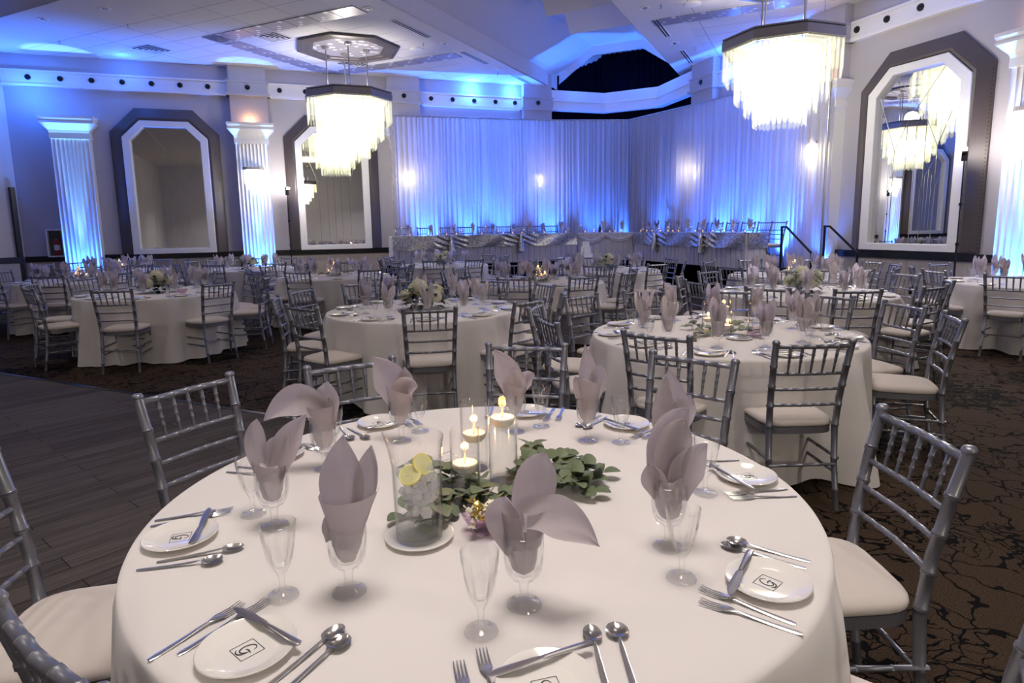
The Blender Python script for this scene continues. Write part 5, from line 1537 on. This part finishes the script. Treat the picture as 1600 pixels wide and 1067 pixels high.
for i in range(14):
    a = i * 2.4; r = .010 + .034 * sqrt(i / 13); z = .032 + .03 * (1 - i / 13) + (.012 if i > 8 else .006)
    k = K_cg if i % 3 else K_cw
    where = 'on top of the heap' if i < 5 else ('in the middle of the heap' if i < 9 else 'along the bowl rim')
    k.put((bx + r * cos(a), by + r * sin(a), TZ + z), 0, ('gold foil wrapped sweet ' if i % 3 else 'cream paper wrapped sweet ') + where + ' in the cut glass bowl', 'sweet', ('gold' if i % 3 else 'cream') + ' wrapped sweets ' + where, rot=(r5.uniform(-.6, .6), r5.uniform(-.6, .6), r5.uniform(0, 6)))
# odds and ends on the other tables
d2 = TABLES[1][0]
pitcher(2.82, 3.40, .4, d2, False)
K_shk.put((2.50, 3.45, TZ), 0, 'small tapered olive shaker left of the pitcher on the candle table', 'shaker')
K_bowl.put((2.99, 3.44, TZ), 0, 'small cut glass bowl right of the pitcher on the candle table', 'bowl')
K_salt.put((-1.45, 8.72, TZ), 0, 'small white salt shaker before the left table flowers', 'shaker')
K_bowl.put((-1.30, 8.85, TZ), 0, 'small cut glass bowl right of the left table flowers', 'bowl')
K_bowl.put((.95, 5.62, TZ), 0, 'small cut glass bowl left of the centre table flowers', 'bowl')
# cake on its round side table in front of the stage
bm0 = cloth_mesh(31, .50, .74)
o = link('tablecloth', bm0); o.location = (6.78, 14.2, 0); tag(o, 'small round white clothed table carrying the wedding cake', 'tablecloth')
ck = link('wedding_cake', None); ck.location = (7.0, 14.2, .74); tag(ck, 'tall white tiered wedding cake before the stage bend', 'cake')
for r, z0, z1 in ((.185, .0, .10), (.125, .10, .265), (.085, .265, .40)):
    bm = B(); lathe(bm, [(0, z0), (r, z0), (r + .004, z0 + .008), (r, z0 + .016), (r, z1 - .008), (r - .008, z1), (0, z1)], 32); link('cake_tier', mesh('cake_tier', bm, M_icing, 40), ck)
# ------------------------------------------------------------------ what stands on the head tables
hn = [(x, 15.3, 'left head table') for x in (2.76, 3.32, 3.89, 4.4, 4.92, 5.49, 5.92, 6.29, 6.82)] + [(7.85, 14.86, 'angled head table'), (8.26, 14.63, 'angled head table')] + [(8.68, y, 'right head table') for y in (14.05, 13.65, 13.2, 12.72, 12.35, 11.75, 11.29, 10.78, 10.28)]
cnt = {}
for i, (x, y, w) in enumerate(hn):
    cnt[w] = cnt.get(w, 0) + 1; od = ords[cnt[w] - 1]
    K_gob.put((x, y, ZT), rnd.uniform(0, 6), 'water goblet with napkin, %s from the left on the %s' % (od, w), 'goblet', 'goblets on the head tables')
    rnd.choice(naps).put((x, y, ZT + .158), rnd.uniform(0, 6), 'folded grey napkin in goblet, %s from the left on the %s' % (od, w), 'napkin', 'napkins on the head tables')
hv = [(x, 15.12, 'left head table') for x in (2.78, 3.22, 3.45, 3.68, 3.92, 4.58, 5.14, 5.40, 5.65, 5.97, 6.27, 6.87)] + [(7.42, 15.1, 'angled head table'), (7.62, 14.99, 'angled head table'), (7.8, 14.89, 'angled head table'), (7.98, 14.79, 'angled head table'), (8.1, 14.72, 'angled head table'), (8.23, 14.65, 'angled head table')] + [(8.53, y, 'right head table') for y in (14.15, 13.86, 13.62, 13.25, 12.92, 12.72, 12.5, 11.85, 11.59, 11.24, 10.86, 10.60, 10.24)]
cnt = {}
for x, y, w in hv:
    cnt[w] = cnt.get(w, 0) + 1
    K_vot.put((x, y, ZT), 0, 'small lit votive candle, %s from the left on the %s' % (ords[cnt[w] - 1], w), 'candle', 'votive candles on the head tables')
hc = [(2.6, 15.25, 'left head table', 'tall'), (3.54, 15.25, 'left head table', 'short'), (4.10, 15.25, 'left head table', 'mid'), (4.72, 15.25, 'left head table', 'tall'), (5.06, 15.25, 'left head table', 'short'), (5.8, 15.4, 'left head table', 'mid'), (7.05, 15.35, 'left head table', 'mid'),
      (7.40, 15.3, 'angled head table', 'tall'), (7.7, 15.12, 'angled head table', 'short'), (8.62, 14.2, 'right head table', 'short'), (8.75, 13.85, 'right head table', 'tall'), (8.6, 13.42, 'right head table', 'short'), (8.62, 13.05, 'right head table', 'mid'), (8.6, 12.1, 'right head table', 'mid'), (8.75, 12.0, 'right head table', 'short'), (8.75, 11.47, 'right head table', 'tall'), (8.6, 11.05, 'right head table', 'short'), (8.6, 10.08, 'right head table', 'mid')]
cnt = {}
for x, y, w, k in hc:
    cnt[w] = cnt.get(w, 0) + 1; od = ords[cnt[w] - 1]
    K_vases[k].put((x, y, ZT), 0, 'glass cylinder vase, %s from the left on the %s' % (od, w), 'vase', 'cylinder vases on the head tables')
    K_fc.put((x, y, ZT + {'tall': .166, 'mid': .083, 'short': .05}[k]), 0, 'floating candle in the %s vase from the left on the %s' % (od, w), 'candle', 'floating candles on the head tables')
bm = B(); lathe(bm, [(0, 0), (.035, 0), (.037, .01), (.036, .12), (.014, .17), (.014, .21), (0, .212)], 16); K_bot = Kit('wine_bottle', mesh('wine_bottle', bm, plain('dark_bottle_glass', (52, 26, 26), .1)))
K_bot.put((7.80, 15.0, ZT), 0, 'small dark wine bottle on the angled head table', 'bottle')
hch = [(x, 15.72, pi, 'left head table') for x in (2.77, 3.32, 3.91, 4.38, 4.92, 5.45, 5.92, 6.36, 6.82)] + [(9.06, y, pi / 2, 'right head table') for y in (13.9, 13.3, 12.67, 12.15, 11.61, 11.1, 10.6, 10.2)]
cnt = {}
for x, y, r, w in hch:
    cnt[w] = cnt.get(w, 0) + 1
    K_chair_far.put((x, y, STG), r, 'silver chiavari chair behind the %s, %s from the left' % (w, ords[cnt[w] - 1]), 'chair', 'chairs behind the ' + w)
